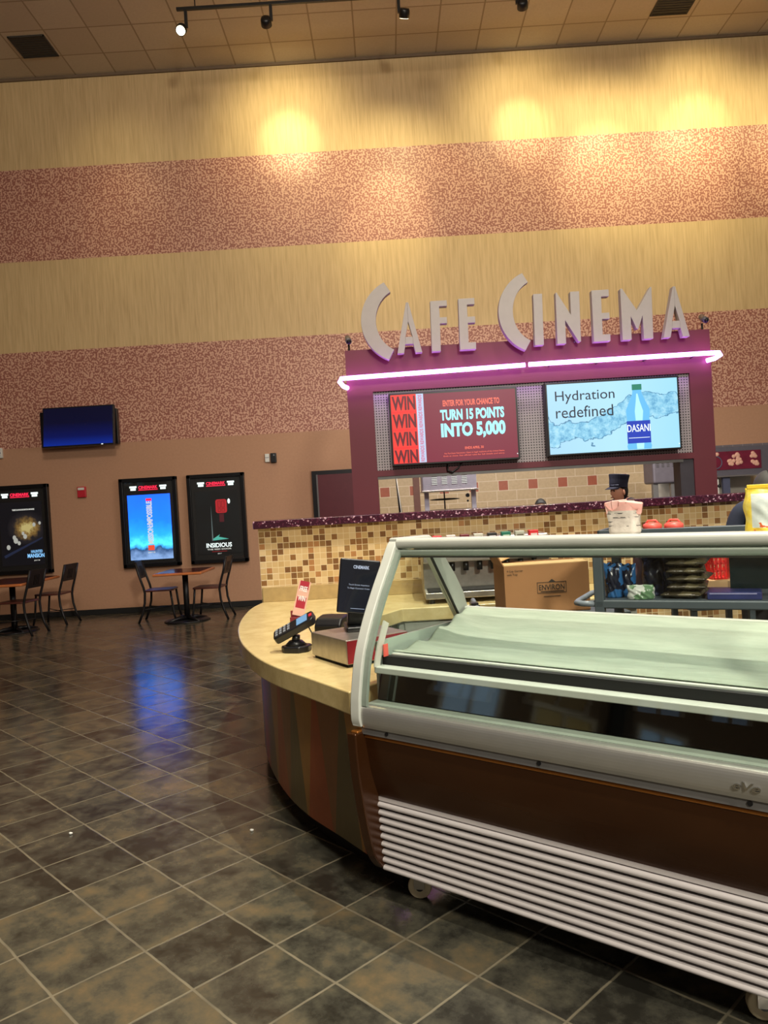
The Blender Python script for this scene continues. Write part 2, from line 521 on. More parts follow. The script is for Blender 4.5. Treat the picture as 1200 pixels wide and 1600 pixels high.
        if sub:
            s = o.modifiers.new('sub', 'SUBSURF'); s.levels = sub; s.render_levels = sub
        return o


def tag(o, label, cat, group=None, kind=None):
    o['label'] = label; o['category'] = cat
    if group: o['group'] = group
    if kind: o['kind'] = kind
    return o


def thing(name, label, cat, loc=(0, 0, 0), rz=0.0, group=None):
    o = bpy.data.objects.new(name, None); col.objects.link(o)
    o.empty_display_size = 0.05; o.location = loc; o.rotation_euler = (0, 0, rz)
    return tag(o, label, cat, group)


def structure(o): o['kind'] = 'structure'; return o


def copy_tree(o, parent=None):
    c = o.copy(); col.objects.link(c)
    if parent: c.parent = parent
    for ch in [q for q in col.objects if q.parent == o]:
        copy_tree(ch, c)
    return c


def text_obj(name, s, x0, x1, z0, z1, y, mat, parent=None, thick=0.002, bold=0.0, rot90=0, shear=0.0, axis='y'):
    """lettering fitted in the rectangle x0..x1, z0..z1, standing on the plane y and facing -y"""
    cu = bpy.data.curves.new(name, 'FONT'); cu.body = s; cu.size = 1.0; cu.offset = bold; cu.shear = shear; cu.resolution_u = 3
    cu.extrude = 0.02
    tmp = bpy.data.objects.new(name + '_tmp', cu); col.objects.link(tmp)
    dg = bpy.context.evaluated_depsgraph_get(); dg.update()
    me = bpy.data.meshes.new_from_object(tmp.evaluated_get(dg))
    bpy.data.objects.remove(tmp); bpy.data.curves.remove(cu)
    xs = [v.co.x for v in me.vertices]; ys = [v.co.y for v in me.vertices]; zs = [v.co.z for v in me.vertices]
    ax, bx, ay, by, az, bz = min(xs), max(xs), min(ys), max(ys), min(zs), max(zs)
    for v in me.vertices:
        u = (v.co.x - ax) / (bx - ax); t = (v.co.y - ay) / (by - ay); d = (v.co.z - az) / max(1e-6, bz - az)
        if rot90 == 1: u, t = 1 - t, u       # reads upwards
        if rot90 == -1: u, t = t, 1 - u      # reads downwards
        v.co = (x0 + (x1 - x0) * u, y - thick * d, z0 + (z1 - z0) * t)
    me.materials.clear(); me.materials.append(mat); me.name = name
    o = bpy.data.objects.new(name, me); col.objects.link(o)
    if parent: o.parent = parent
    return o


def arc(c, r, a0, a1, n):
    return [(c[0] + r * math.cos(math.radians(a0 + (a1 - a0) * i / n)), c[1] + r * math.sin(math.radians(a0 + (a1 - a0) * i / n))) for i in range(n + 1)]


def rrect(x0, x1, y0, y1, r, n=5):
    return arc((x1 - r, y1 - r), r, 0, 90, n) + arc((x0 + r, y1 - r), r, 90, 180, n) + arc((x0 + r, y0 + r), r, 180, 270, n) + arc((x1 - r, y0 + r), r, 270, 360, n)


# ------------------------------------------------------------------ the setting
WY, CZ = 12.1, 8.46
structure(MB().box(-13, 13, -5, WY + 0.2, -0.1, 0).build('floor', M['floor']))
structure(MB().box(-13, 13, -5, WY + 0.2, CZ, CZ + 0.1).build('ceiling', M['ceiling']))
b = MB()
bands = [(0, 2.69, 2), (2.69, 4.19, 1), (4.19, 5.61, 0), (5.61, 7.047, 1), (7.047, CZ, 0)]
for z0, z1, k in bands:
    b.m = k; b.box(-13, 13, WY, WY + 0.2, z0, z1)
structure(b.build('wall_back', [M['wy'], M['wp'], M['wt']]))
structure(MB().box(-13, -1.2, WY - 0.02, WY, 0, 0.085).build('baseboard_back', M['black_matte'], bevel=0.004))
structure(MB().box(-13, 13, WY - 0.03, WY, CZ - 0.04, CZ).build('trim_1', plain('ceiling_angle', (112, 92, 72), 0.7)))
# left lobby wall beyond the picture, with added glowing panes for the case's polished kick plate to mirror
XL = -9.5
structure(MB().box(XL - 0.2, XL, -9, WY, 0, CZ).build('wall_left', plain('wall_left_brown', (104, 84, 68), 0.7)))
pane = glow('added_cool_pane', (150, 175, 205), 0.8); added_warm_pane = glow('added_warm_pane', (170, 140, 80), 0.45)
for k, (y0, y1, z0, z1, m_) in enumerate([(-0.9, 0.0, 1.7, 3.2, pane), (-2.6, -1.6, 1.9, 3.0, added_warm_pane), (-4.3, -3.5, 2.7, 3.2, pane), (-5.6, -4.9, 2.6, 3.1, pane)]):
    wn = bpy.data.objects.new('window_%d' % (k + 1), None); col.objects.link(wn); structure(wn)  # made-up lit window, there only to be reflected in the case
    b = MB()
    for a in ((y0 - .08, y0, z0, z1), (y1, y1 + .08, z0, z1), (y0 - .08, y1 + .08, z0 - .08, z0), (y0 - .08, y1 + .08, z1, z1 + .08), ((y0 + y1) / 2 - .03, (y0 + y1) / 2 + .03, z0, z1)): b.box(XL, XL + 0.08, *a)
    b.build('window_frame', M['off_white'], wn)
    MB().box(XL, XL + 0.02, y0, y1, z0, z1).build('window_pane', m_, wn)
for k, (y0, y1, m_) in enumerate([(0.9, 2.2, M['door_red']), (-3.3, -2.9, M['black_matte'])]):  # made-up dark panels that vary the reflection in the mirror panel
    structure(MB().box(XL, XL + 0.12, y0, y1, 0, 3.6).build('trim_%d' % (k + 8), m_))
# tiled dado of the service area
b = MB(); b.box(-0.25, 4.62, WY - 0.03, WY, 0, 1.95); b.box(5.6, 9, WY - 0.03, WY, 0, 1.95)
structure(b.build('trim_2', M['ktile']))
structure(MB().box(-0.25, 4.2, WY - 0.045, WY, 1.95, 1.99).build('trim_3', plain('brown_tile_cap', (96, 60, 50), 0.5)))
structure(MB().box(0.40, 0.50, WY - 0.05, WY - 0.03, 0, 1.95).build('trim_4', plain('brown_tile_strip', (116, 74, 64), 0.5)))
t_g = NT('grey_tile'); vv = t_g.obj(); s_ = t_g.sep(vv)
dx, dy, g, cell = grid_mask(t_g, t_g.comb(s_[0], s_[2]), 0.155, 0.008)
t_g.base(t_g.mix(t_g.math('LESS_THAN', t_g.math('MINIMUM', dx, dy), g), lin((112, 106, 114)), lin((150, 142, 146)))); t_g.set(0.35)
structure(MB().box(4.62, 9, WY - 0.035, WY, 1.93, 2.09).build('trim_5', t_g.m))
structure(MB().box(4.62, 5.6, WY - 0.035, WY, 0, 1.93).build('trim_6', t_g.m))

# door in the far wall, its right part behind the sign's column
dr = thing('door_1', 'dark maroon door in a black frame beside the sign column', 'door', (-0.70, WY - 0.02, 0)); dr['kind'] = 'structure'
MB().box(-0.48, 0.48, -0.03, 0.02, 0.0, 2.06).build('door_frame', M['black'], dr)
MB().box(-0.41, -0.385, -0.04, 0.0, 0.0, 2.0).build('jamb', M['alu_dark'], dr)
MB().box(-0.385, 0.42, -0.045, 0.0, 0.01, 1.995).build('leaf', M['door_red'], dr)
b = MB(); b.cyl((0.34, -0.045, 1.0), (0.34, -0.09, 1.0), 0.014, 12); b.cyl((0.34, -0.09, 1.0), (0.24, -0.09, 1.0), 0.011, 12); b.build('handle', M['steel'], dr, True)

# ceiling vents
for i, (x0, x1, y0, y1, lb) in enumerate([(-5.055, -4.53, 11.03, 11.55, 'dark square ceiling vent at the left by the striped wall'), (4.27, 4.82, 10.95, 11.475, 'dark square ceiling vent at the right above the sign')]):
    t = thing('ceiling_vent', lb, 'vent', ((x0 + x1) / 2, (y0 + y1) / 2, CZ), group='ceiling vents')
    hx, hy = (x1 - x0) / 2, (y1 - y0) / 2
    MB().box(-hx, hx, -hy, hy, -0.008, 0).build('backing', M['vent'], t)
    b = MB()
    for a in ((-hx, -hx + .02, -hy, hy), (hx - .02, hx, -hy, hy), (-hx, hx, -hy, -hy + .02), (-hx, hx, hy - .02, hy)): b.box(*a, -0.016, -0.004)
    b.build('frame', M['vent'], t)
    b = MB()
    for k in range(9): b.box(-hx + .02, hx - .02, -hy + .04 + k * (2 * hy - .08) / 8 - .006, -hy + .04 + k * (2 * hy - .08) / 8 + .006, -0.014, -0.006)
    b.build('louvre', M['vent'], t)

# track with spot heads
tr = thing('lighting_track', 'long black lighting track hung below the ceiling tiles', 'light track', (0, 10.35, 8.25))
MB().box(-2.45, 6.0, -0.02, 0.02, -0.02, 0.02).build('rail', M['track_black'], tr, bevel=0.004)
for x in (-2.2, 0.0, 2.5, 5.0): MB().cyl((x, 0, 0.02), (x, 0, CZ - 8.25), 0.008, 8).build('hanger', M['track_black'], tr)
heads = [(-2.33, (-2.6, 7.0, 4.5), 260, 40, 'leftmost spotlight on the black track glaring towards the lobby', 7.98),
         (-1.19, (-1.22, WY, 7.22), 470, 52, 'second spotlight from the left on the track, turned to the wall', 8.0),
         (0.52, (0.25, WY, 5.8), 600, 52, 'third spotlight from the left on the track with a glowing face', 8.0),
         (2.10, (2.42, WY, 7.2), 400, 50, 'fourth spotlight from the left on the track at the top edge', 8.02)]
BEAM = (1.0, 0.86, 0.46)
for x, tgt, en, ang, lb, z in heads:
    t = thing('track_spotlight', lb, 'spotlight', (x, 10.35, 8.23), group='spotlights on the track')
    MB().box(-0.02, 0.02, -0.015, 0.015, z - 8.23 + 0.02, 0).build('stem', M['track_black'], t)
    d = (Vector(tgt) - Vector((x, 10.35, z))).normalized(); q = d.to_track_quat('Z', 'Y').to_matrix()
    c = Vector((0.07 if x > 0 else -0.07, 0, z - 8.23))
    MB().lathe([(0.02, -0.07), (0.06, -0.065), (0.07, -0.04), (0.072, 0.04), (0.062, 0.045)], c, 20, q).build('lamp_housing', M['track_black'], t, True)
    MB().lathe([(0.058, 0.044), (0.058, 0.049)], c, 20, q).build('lens', glow('lens_glow', (255, 236, 190), 14 if x < 0 and x < -2 else 5), t)
    p = c + d * 0.07
    pos = (x + p.x, 10.35 + p.y, 8.23 + p.z)
    lamp('spot_beam', 'SPOT', pos, en * 0.42, BEAM, tgt, size=0.05, spot=ang - 14, blend=1.0)
    lamp('spot_spill', 'SPOT', pos, en * 0.34, BEAM, tgt, size=0.05, spot=ang + 46, blend=1.0)
for x, tz, en, yy, tx in [(3.75, 6.5, 640, 10.35, 3.6), (5.15, 7.0, 520, 10.35, 5.15), (5.1, 6.1, 420, 9.6, 4.8), (6.6, 6.6, 420, 10.35, 6.6), (-3.8, 6.2, 110, 10.35, -3.8)]:
    lamp('spot_beam', 'SPOT', (x, yy, 8.05), en * 0.36, BEAM, (tx, WY, tz), size=0.05, spot=40, blend=1.0)
    lamp('spot_spill', 'SPOT', (x, yy, 8.05), en * 0.30, BEAM, (tx, WY, tz), size=0.05, spot=92, blend=1.0)

# ------------------------------------------------------------------ poster cases on the far wall
FR = M['black_frame']


def m_poster_blue():
    t = NT('poster_sky'); v = t.obj(); s = t.sep(v)
    n = t.noise(v, 5.0, 6, 0.6)
    zz = t.math('ADD', t.math('DIVIDE', t.math('SUBTRACT', s[2], -0.58), 1.02), t.math('MULTIPLY', t.math('SUBTRACT', n, 0.5), 0.35))
    c = t.ramp(zz, [(0.02, lin((60, 78, 104))), (0.14, lin((14, 32, 56))), (0.24, lin((40, 120, 170))), (0.36, lin((14, 84, 180))), (0.60, lin((8, 62, 170))), (1.0, lin((10, 52, 150)))])
    t.base((0.01, 0.01, 0.01, 1)); t.emit(c, 6.5); t.set(0.3); return t.m


def m_poster_mansion():
    t = NT('poster_gloom'); v = t.obj(); s = t.sep(v)
    x = t.math('MULTIPLY', t.math('SUBTRACT', s[0], 0.08), 3.2); z = t.math('MULTIPLY', t.math('SUBTRACT', s[2], 0.02), 3.6)
    d = t.math('SQRT', t.math('ADD', t.math('MULTIPLY', x, x), t.math('MULTIPLY', z, z)))
    n = t.noise(v, 11, 5, 0.7)
    f = t.math('MULTIPLY', t.math('MAXIMUM', t.math('SUBTRACT', 1.0, d), 0.0), t.math('MULTIPLY', n, 1.7))
    c = t.ramp(f, [(0.0, lin((8, 10, 20))), (0.25, lin((40, 36, 40))), (0.5, lin((150, 116, 60))), (0.7, lin((220, 200, 130)))])
    t.base((0.01, 0.01, 0.01, 1)); t.emit(c, 0.7); t.set(0.3); return t.m


def m_poster_dark():
    t = NT('poster_night'); v = t.obj(); n = t.noise(v, 4, 4)
    c = t.ramp(n, [(0.35, lin((4, 6, 10))), (0.7, lin((14, 22, 26)))])
    t.base((0.01, 0.01, 0.01, 1)); t.emit(c, 0.5); t.set(0.3); return t.m


E_red = glow('glow_red', (235, 36, 70), 1.6); E_white = glow('glow_white', (235, 250, 245), 1.5); E_ltblue = glow('glow_light_blue', (130, 190, 240), 1.3)
E_pale = glow('glow_pale', (235, 235, 225), 0.9)
E_orange = glow('glow_orange', (250, 88, 60), 1.0)
E_dim = glow('glow_dim_red', (190, 30, 40), 0.9)
poster_glass = m_glass('poster_glass', (0.98, 0.98, 0.98, 1), 0.02)


def poster_case(cx, label, art):
    """0.9 m x 1.4 m light box whose middle hangs at z = 1.41"""
    t = thing('poster_case', label, 'poster', (cx, WY, 1.41), group='lit poster cases')
    W, H = 0.45, 0.70
    b = MB()
    for a in ((-W, -W + .06, -H, H), (W - .06, W, -H, H), (-W, W, -H, -H + .06), (-W, W, H - .06, H)): b.box(a[0], a[1], -0.09, 0, a[2], a[3])
    b.build('frame', FR, t, bevel=0.008)
    MB().box(-W + .05, W - .05, -0.055, -0.01, -H + .05, H - .05).build('backing', M['black_matte'], t)
    h = thing_part = text_obj('header_lettering', 'CINEMARK', -0.15, 0.15, 0.525, 0.575, -0.057, E_red, t, 0.004, 0.03)
    MB().box(-0.15, 0.15, -0.060, -0.055, 0.505, 0.517).build('header_tagline', E_red, t)
    for sx in (-1, 1):
        b = MB(); b.box(sx * 0.235 - .055, sx * 0.235 + .055, -0.060, -0.055, 0.548, 0.576); b.box(sx * 0.235 - .042, sx * 0.235 + .042, -0.060, -0.055, 0.508, 0.542)
        b.build('header_badge', E_white, t)
    art(t)
    MB().box(-W + .055, W - .055, -0.074, -0.070, -H + .055, H - .055).build('glazing', poster_glass, t)
    return t


def art_mission(t):
    MB().box(-0.335, 0.335, -0.062, -0.055, -0.585, 0.435).build('poster_sheet', m_poster_blue(), t)
    text_obj('title_lettering', 'MISSION:IMPOSSIBLE', -0.045, 0.045, -0.34, 0.33, -0.063, E_pale, t, 0.002, 0.04, rot90=1)
    MB().box(-0.045, 0.045, -0.066, -0.062, 0.335, 0.375).build('title_block', E_red, t)
    MB().box(-0.05, 0.05, -0.066, -0.062, -0.44, -0.36).build('credit_block', E_orange, t)
    text_obj('date_lettering', 'JULY 12', -0.055, 0.055, -0.49, -0.462, -0.063, E_pale, t, 0.002, 0.03)


def art_insidious(t):
    MB().box(-0.335, 0.335, -0.062, -0.055, -0.56, 0.435).build('poster_sheet', m_poster_dark(), t)
    # red door far down a corridor, with a small figure of light beside it
    b = MB(); b.prism(rrect(-0.02, 0.155, 0.08, 0.295, 0.035), 'y', -0.066, -0.062); b.build('red_door', E_dim, t)
    b = MB()
    for z0, z1 in ((0.10, 0.15), (0.165, 0.27)):
        for x0, x1 in ((0.015, 0.06), (0.075, 0.12)):
            for a in ((x0, x1, z0, z0 + .006), (x0, x1, z1 - .006, z1), (x0, x0 + .006, z0, z1), (x1 - .006, x1, z0, z1)): b.box(a[0], a[1], -0.068, -0.066, a[2], a[3])
    b.build('door_panel', glow('glow_deep_red', (110, 10, 16), 0.8), t)
    MB().ball((0.19, -0.064, 0.26), (0.02, 0.003, 0.04)).build('moon_light', E_white, t)
    MB().box(0.03, 0.10, -0.065, -0.062, -0.06, 0.07).build('reflection_streak', glow('glow_red_dim', (90, 14, 30), 0.7), t)
    MB().prism([(-0.105, -0.35), (-0.085, -0.35), (-0.095, 0.2)], 'y', -0.065, -0.062).build('light_shaft', glow('glow_grey', (120, 140, 140), 0.6), t)
    MB().prism([(-0.09, -0.32), (0.02, -0.255), (0.0, -0.29), (0.16, -0.33), (-0.08, -0.345)], 'y', -0.065, -0.062).build('puddle_light', glow('glow_teal', (90, 200, 180), 0.8), t)
    text_obj('title_lettering', 'INSIDIOUS', -0.20, 0.20, -0.455, -0.385, -0.062, E_white, t, 0.002, 0.02)
    text_obj('subtitle_lettering', 'THE RED DOOR', -0.19, 0.19, -0.495, -0.472, -0.062, E_pale, t, 0.002, 0.02)
    MB().box(-0.12, 0.12, -0.064, -0.062, -0.522, -0.517).build('credit_line', E_dim, t)
    text_obj('date_lettering', 'JULY 7', -0.03, 0.03, -0.565, -0.545, -0.062, E_pale, t, 0.002, 0.02)


def art_mansion(t):
    MB().box(-0.335, 0.335, -0.062, -0.055, -0.56, 0.435).build('poster_sheet', m_poster_mansion(), t)
    text_obj('tagline_lettering', 'THERE IS ALWAYS ROOM FOR ONE MORE', -0.13, 0.22, 0.30, 0.325, -0.062, E_pale, t, 0.002, 0.02)
    # a diagonal banister with pale ghostly figures around it
    MB().prism([(-0.30, -0.40), (0.32, -0.13), (0.32, -0.155), (-0.28, -0.44)], 'y', -0.064, -0.062).build('banister', glow('glow_blue_grey', (40, 52, 84), 0.5), t)
    gg = glow('glow_ghost', (190, 190, 180), 0.8)
    for x, z, r in ((-0.22, -0.27, .03), (-0.12, -0.12, .028), (-0.10, -0.17, .035), (-0.05, -0.21, .025), (0.02, -0.06, .022), (0.05, -0.11, .03), (0.2, 0.07, .025), (0.29, 0.09, .02)):
        MB().ball((x, -0.062, z), (r, 0.003, r * 1.3)).build('pale_figure', gg, t)
    text_obj('title_lettering', 'HAUNTED', 0.13, 0.31, -0.375, -0.33, -0.062, E_ltblue, t, 0.002, 0.02)
    text_obj('title_lettering', 'MANSION', 0.07, 0.335, -0.45, -0.385, -0.062, E_ltblue, t, 0.002, 0.03)
    text_obj('date_lettering', 'JULY 28', 0.17, 0.26, -0.505, -0.485, -0.062, E_pale, t, 0.002, 0.02)


poster_case(-5.78, 'dark poster case with gold-lit ghostly figures above the leftmost table', art_mansion)
poster_case(-3.755, 'poster case with a bright blue sky poster and vertical title', art_mission)
poster_case(-2.69, 'dark poster case with a red door and the title INSIDIOUS', art_insidious)

# wall television: tilted screen in front of a wider mounting box
def m_tv_blue():
    t = NT('tv_blue'); s = t.sep(t.obj())
    c = t.ramp(t.math('DIVIDE', t.math('ADD', s[2], 0.31), 0.62), [(0.0, lin((10, 44, 150))), (0.25, lin((6, 18, 84))), (0.6, lin((6, 8, 40))), (1, lin((6, 8, 34)))])
    t.base((0.006, 0.006, 0.01, 1)); t.emit(c, 0.9); t.set(0.15); return t.m
tv = thing('television', 'wall television showing a plain dark blue screen', 'television', (-4.75, WY, 2.955))
MB().box(-0.60, 0.60, -0.13, -0.03, -0.29, 0.26).build('mounting_box', M['black_frame'], tv, bevel=0.006)
MB().box(-0.12, 0.12, -0.03, 0.0, -0.12, 0.12).build('wall_bracket', M['black_matte'], tv)
f_ = MB().box(-0.555, 0.555, -0.035, 0.035, -0.315, 0.315).build('bezel', M['black'], tv, bevel=0.008, loc=(0.03, -0.20, 0.0), rot=(math.radians(-8), 0, 0))
MB().box(-0.535, 0.535, -0.039, -0.03, -0.295, 0.295).build('screen', m_tv_blue(), f_)
MB().box(0.36, 0.385, -0.043, -0.035, -0.31, -0.30).build('standby_light', E_white, f_)

t = thing('fire_alarm', 'small red fire alarm on the tan wall right of the leftmost poster', 'fire alarm', (-4.81, WY, 1.945))
MB().box(-0.068, 0.068, -0.045, 0, -0.085, 0.085).build('housing', M['redbox'], t, bevel=0.01)
MB().box(-0.05, 0.05, -0.060, -0.045, 0.03, 0.07).build('strobe_lens', M['white'], t, bevel=0.006)
t = thing('wall_box', 'small white box on the wall at the left picture edge', 'wall box', (-6.07, WY, 2.63))
MB().box(-0.05, 0.05, -0.05, 0, -0.08, 0.08).build('housing', M['white'], t, bevel=0.008)
MB().box(-0.035, 0.035, -0.055, -0.05, -0.01, 0.01).build('label_strip', M['pad_grey'], t)
t = thing('wall_box', 'small white box left of the black box on the tan wall', 'wall box', (-1.86, WY, 2.31))
MB().box(-0.035, 0.035, -0.045, 0, -0.065, 0.065).build('housing', M['white'], t, bevel=0.006)
MB().box(-0.028, 0.028, -0.049, -0.045, 0.0, 0.01).build('label_strip', M['pad_grey'], t)
t = thing('wall_sensor', 'small black box right of the white box on the tan wall', 'sensor', (-1.76, WY, 2.305))
MB().box(-0.045, 0.045, -0.07, 0, -0.075, 0.075).build('housing', M['black'], t, bevel=0.01)
MB().ball((0.01, -0.07, 0.04), 0.014).build('lens', M['pad_grey'], t, True)

# ------------------------------------------------------------------ tables and chairs by the far wall
def make_table(x, y, hx, hy, label):
    t = thing('cafe_table', label, 'table', (x, y, 0), group='cafe tables by the far wall')
    MB().box(-hx, hx, -hy, hy, 0.675, 0.71).build('table_edge', M['table_wood'], t, bevel=0.012)
    MB().box(-hx + .03, hx - .03, -hy + .03, hy - .03, 0.7105, 0.714).build('table_top', M['table_top'], t)
    MB().cyl((0, 0, 0.03), (0, 0, 0.675), 0.04, 16).build('column', M['chair_metal'], t, True)
    b = MB()
    for k in range(4):
        a = k * PI / 2 + PI / 4
        b.tube([(0, 0, 0.05), (0.16 * math.cos(a), 0.16 * math.sin(a), 0.045), (0.31 * math.cos(a), 0.31 * math.sin(a), 0.014)], [0.03, 0.025, 0.014], 8)
    b.lathe([(0.31, 0.0), (0.32, 0.008), (0.30, 0.02), (0.27, 0.022)], seg=28)
    b.build('base', M['chair_metal'], t, True)
    return t


def make_chair():
    """metal cafe chair facing +x, back at -x, seat 0.45 high"""
    t = thing('cafe_chair', '', 'chair')
    MB().prism(rrect(-0.20, 0.21, -0.20, 0.20, 0.06), 'z', 0.435, 0.46).build('seat', M['seat_wood'], t, bevel=0.008)
    for s in (-1, 1):
        y = s * 0.185
        MB().tube([(0.17, y, 0.435), (0.185, y, 0.3), (0.205, y, 0.12), (0.23, y * 1.08, 0.0)], 0.0155, 8).build('leg', M['chair_metal'], t, True)
        MB().tube([(-0.30, y, 0.87), (-0.255, y, 0.68), (-0.20, y, 0.50), (-0.185, y, 0.42), (-0.195, y, 0.28), (-0.235, y, 0.13), (-0.29, y * 1.08, 0.0)], 0.0165, 8).build('leg', M['chair_metal'], t, True)
    b = MB(); b.tube([(0.19, 0.185, 0.19), (0, 0.02, 0.19), (-0.21, -0.185, 0.19)], 0.006, 6); b.tube([(0.19, -0.185, 0.20), (0, -0.02, 0.20), (-0.21, 0.185, 0.20)], 0.006, 6)
    b.build('stretcher', M['chair_metal'], t, True)
    # back panel with a cut-out band of bars
    b = MB()
    def P(z): return -0.255 - (z - 0.68) * 0.235
    for z0, z1, y0, y1 in ((0.80, 0.875, -0.185, 0.185), (0.63, 0.665, -0.185, 0.185), (0.665, 0.80, -0.185, -0.062), (0.665, 0.80, 0.062, 0.185), (0.665, 0.80, -0.044, -0.026), (0.665, 0.80, -0.009, 0.009), (0.665, 0.80, 0.026, 0.044)):
        b.add([(P(z) + dxx, y, z) for dxx in (-.006, .006) for y in (y0, y1) for z in (z0, z1)], [(0, 1, 3, 2), (4, 6, 7, 5), (0, 4, 5, 1), (2, 3, 7, 6), (0, 2, 6, 4), (1, 5, 7, 3)])
    b.build('backrest', M['chair_metal'], t)
    return t


make_table(-2.93, 10.83, 0.335, 0.42, 'wood-edged cafe table under the blue sky and red door posters')
make_table(-5.32, 10.70, 0.42, 0.60, 'wood-edged cafe table cut by the left picture edge')
proto = make_chair(); used = [False]
for x, y, rz, lb in [(-3.33, 11.0, 0.06, 'cafe chair at the left of the table below the blue sky poster'),
                     (-2.62, 10.98, PI - 0.05, 'cafe chair at the right of the table below the red door poster'),
                     (-5.02, 11.32, PI - 0.1, 'far cafe chair right of the left table, nearest the wall'),
                     (-5.10, 10.42, PI - 0.12, 'nearer cafe chair right of the left table, away from the wall'),
                     (-5.75, 10.45, 0.1, 'cafe chair at the left picture edge, left of the table')]:
    c = copy_tree(proto) if used[0] else proto
    used[0] = True
    c.location = (x, y, 0); c.rotation_euler = (0, 0, rz); tag(c, lb, 'chair', 'cafe chairs at the tables')

# two popcorn crumbs on the floor
for x, y, lb in ((-1.615, 3.657, 'white popcorn crumb on the lit floor at the left'), (-0.730, 3.578, "white popcorn crumb in the counter's shadow on the floor")):
    b = MB()
    for dx_, dy_, r in ((0, 0, 0.006), (0.005, 0.003, 0.005), (-0.004, 0.004, 0.005)): b.ball((dx_, dy_, r), r, 10, 8)
    tag(b.build('popcorn_crumb', M['white'], None, smooth=True, loc=(x, y, 0)), lb, 'popcorn', 'popcorn crumbs on the floor')

# ------------------------------------------------------------------ sign portal
HY = 7.5
po = thing('sign_portal', 'maroon sign portal with two columns carrying the menu screens', 'sign', (1.44, HY, 0))
b = MB()
b.box(-1.78, -1.53, 0, 0.35, 0, 3.0); b.box(1.55, 1.765, 0, 0.35, 0, 3.0)
b.box(-1.53, 1.55, 0, 0.35, 2.585, 3.0); b.box(-1.53, 1.55, 0, 0.35, 1.757, 1.815)
b.build('portal_frame', M['maroon'], po)
MB().box(-1.53, 1.55, 0.03, 0.10, 1.815, 2.585).build('pegboard', M['peg'], po)
MB().box(-1.53, 1.45, 0.01, 0.05, 1.728, 1.757).build('shutter_rail', M['alu_dark'], po)
b = MB(); b.tube([(-0.85, -0.03, 1.84), (-0.845, -0.03, 1.775), (-0.80, -0.03, 1.76), (-0.74, -0.03, 1.80), (-0.70, -0.02, 1.86)], 0.008, 8); b.build('cable', M['black'], po, True)
MB().box(1.42, 1.55, 0.02, 0.2, 1.36, 1.757).build('shutter_box', plain('shutter_grey', (66, 62, 72), 0.5), po)

# neon tubes
neon = NT('neon_violet'); neon.base((0.02, 0.0, 0.02, 1)); neon.emit((0.62, 0.22, 1.0, 1), 15.0)
for pts, lb in (([(-0.33, 7.47, 2.63), (-0.37, 7.43, 2.645), (-0.40, 7.37, 2.68), (-0.385, 7.35, 2.706), (-0.3, 7.35, 2.708), (1.375, 7.35, 2.733)], 'left violet neon tube across the maroon header'),
                ([(1.41, 7.35, 2.735), (3.10, 7.35, 2.742), (3.225, 7.35, 2.74), (3.245, 7.37, 2.725), (3.21, 7.42, 2.70), (3.15, 7.47, 2.69)], 'right violet neon tube across the maroon header')):
    t = thing('neon_tube', lb, 'neon light', (pts[2][0], HY, 2.7), group='neon tubes on the header')
    o = MB().tube([(p[0] - pts[2][0], p[1] - HY, p[2] - 2.7) for p in pts], 0.021, 12).build('glass_tube', neon.m, t, True)
    b = MB(); xs = [p[0] for p in pts]
    for k in range(4):
        x = min(xs) + (max(xs) - min(xs)) * (0.12 + 0.25 * k) - pts[2][0]
        MB().cyl((x, 0, 0.03), (x, -0.135, 0.03), 0.006, 8).build('standoff', M['black'], t)

# raised letters, each a piece of its own
LYF = HY - 0.02   # letters hang on the header face
def letter(ch, polys, label):
    t = thing('sign_letter', label, 'letter', (polys[0][0][0], LYF, polys[0][0][1]), group='raised letters of the sign')
    ox, oz = polys[0][0]
    b = MB()
    for p in polys: b.prism([(x - ox, z - oz) for x, z in p], 'y', -0.10, -0.02)
    b.build('letter_face', M['letter'], t, bevel=0.003)
    xs_ = [x for p in polys for x, z in p if z < 2.96]
    for sx_ in sorted({round(min(xs_) + 0.035, 3), round(max(xs_) - 0.035, 3)}):
        MB().cyl((sx_ - ox, -0.021, 2.95 - oz), (sx_ - ox, 0.02, 2.95 - oz), 0.008, 8).build('mounting_stud', M['alu_dark'], t)
    return t


def letter_C(cx, cz, rx_o, rz_o, rx_i, rz_i, a0, a1, label):
    n = 26; outer = []; inner = []
    for i in range(n + 1):
        a = math.radians(a0 + (a1 - a0) * i / n)
        outer.append((cx + rx_o * math.cos(a), cz + rz_o * math.sin(a))); inner.append((cx + rx_i * math.cos(a), cz + rz_i * math.sin(a)))
    t = thing('sign_letter', label, 'letter', (cx - rx_o, LYF, cz), group='raised letters of the sign')
    b = MB(); b.ribbon([(x - (cx - rx_o), z - cz) for x, z in outer], [(x - (cx - rx_o), z - cz) for x, z in inner], 'y', -0.10, -0.02)
    b.build('letter_face', M['letter'], t, bevel=0.003)
    MB().cyl((rx_o - 0.11, -0.021, 2.955 - cz), (rx_o - 0.11, 0.02, 2.955 - cz), 0.008, 8).build('mounting_stud', M['alu_dark'], t)


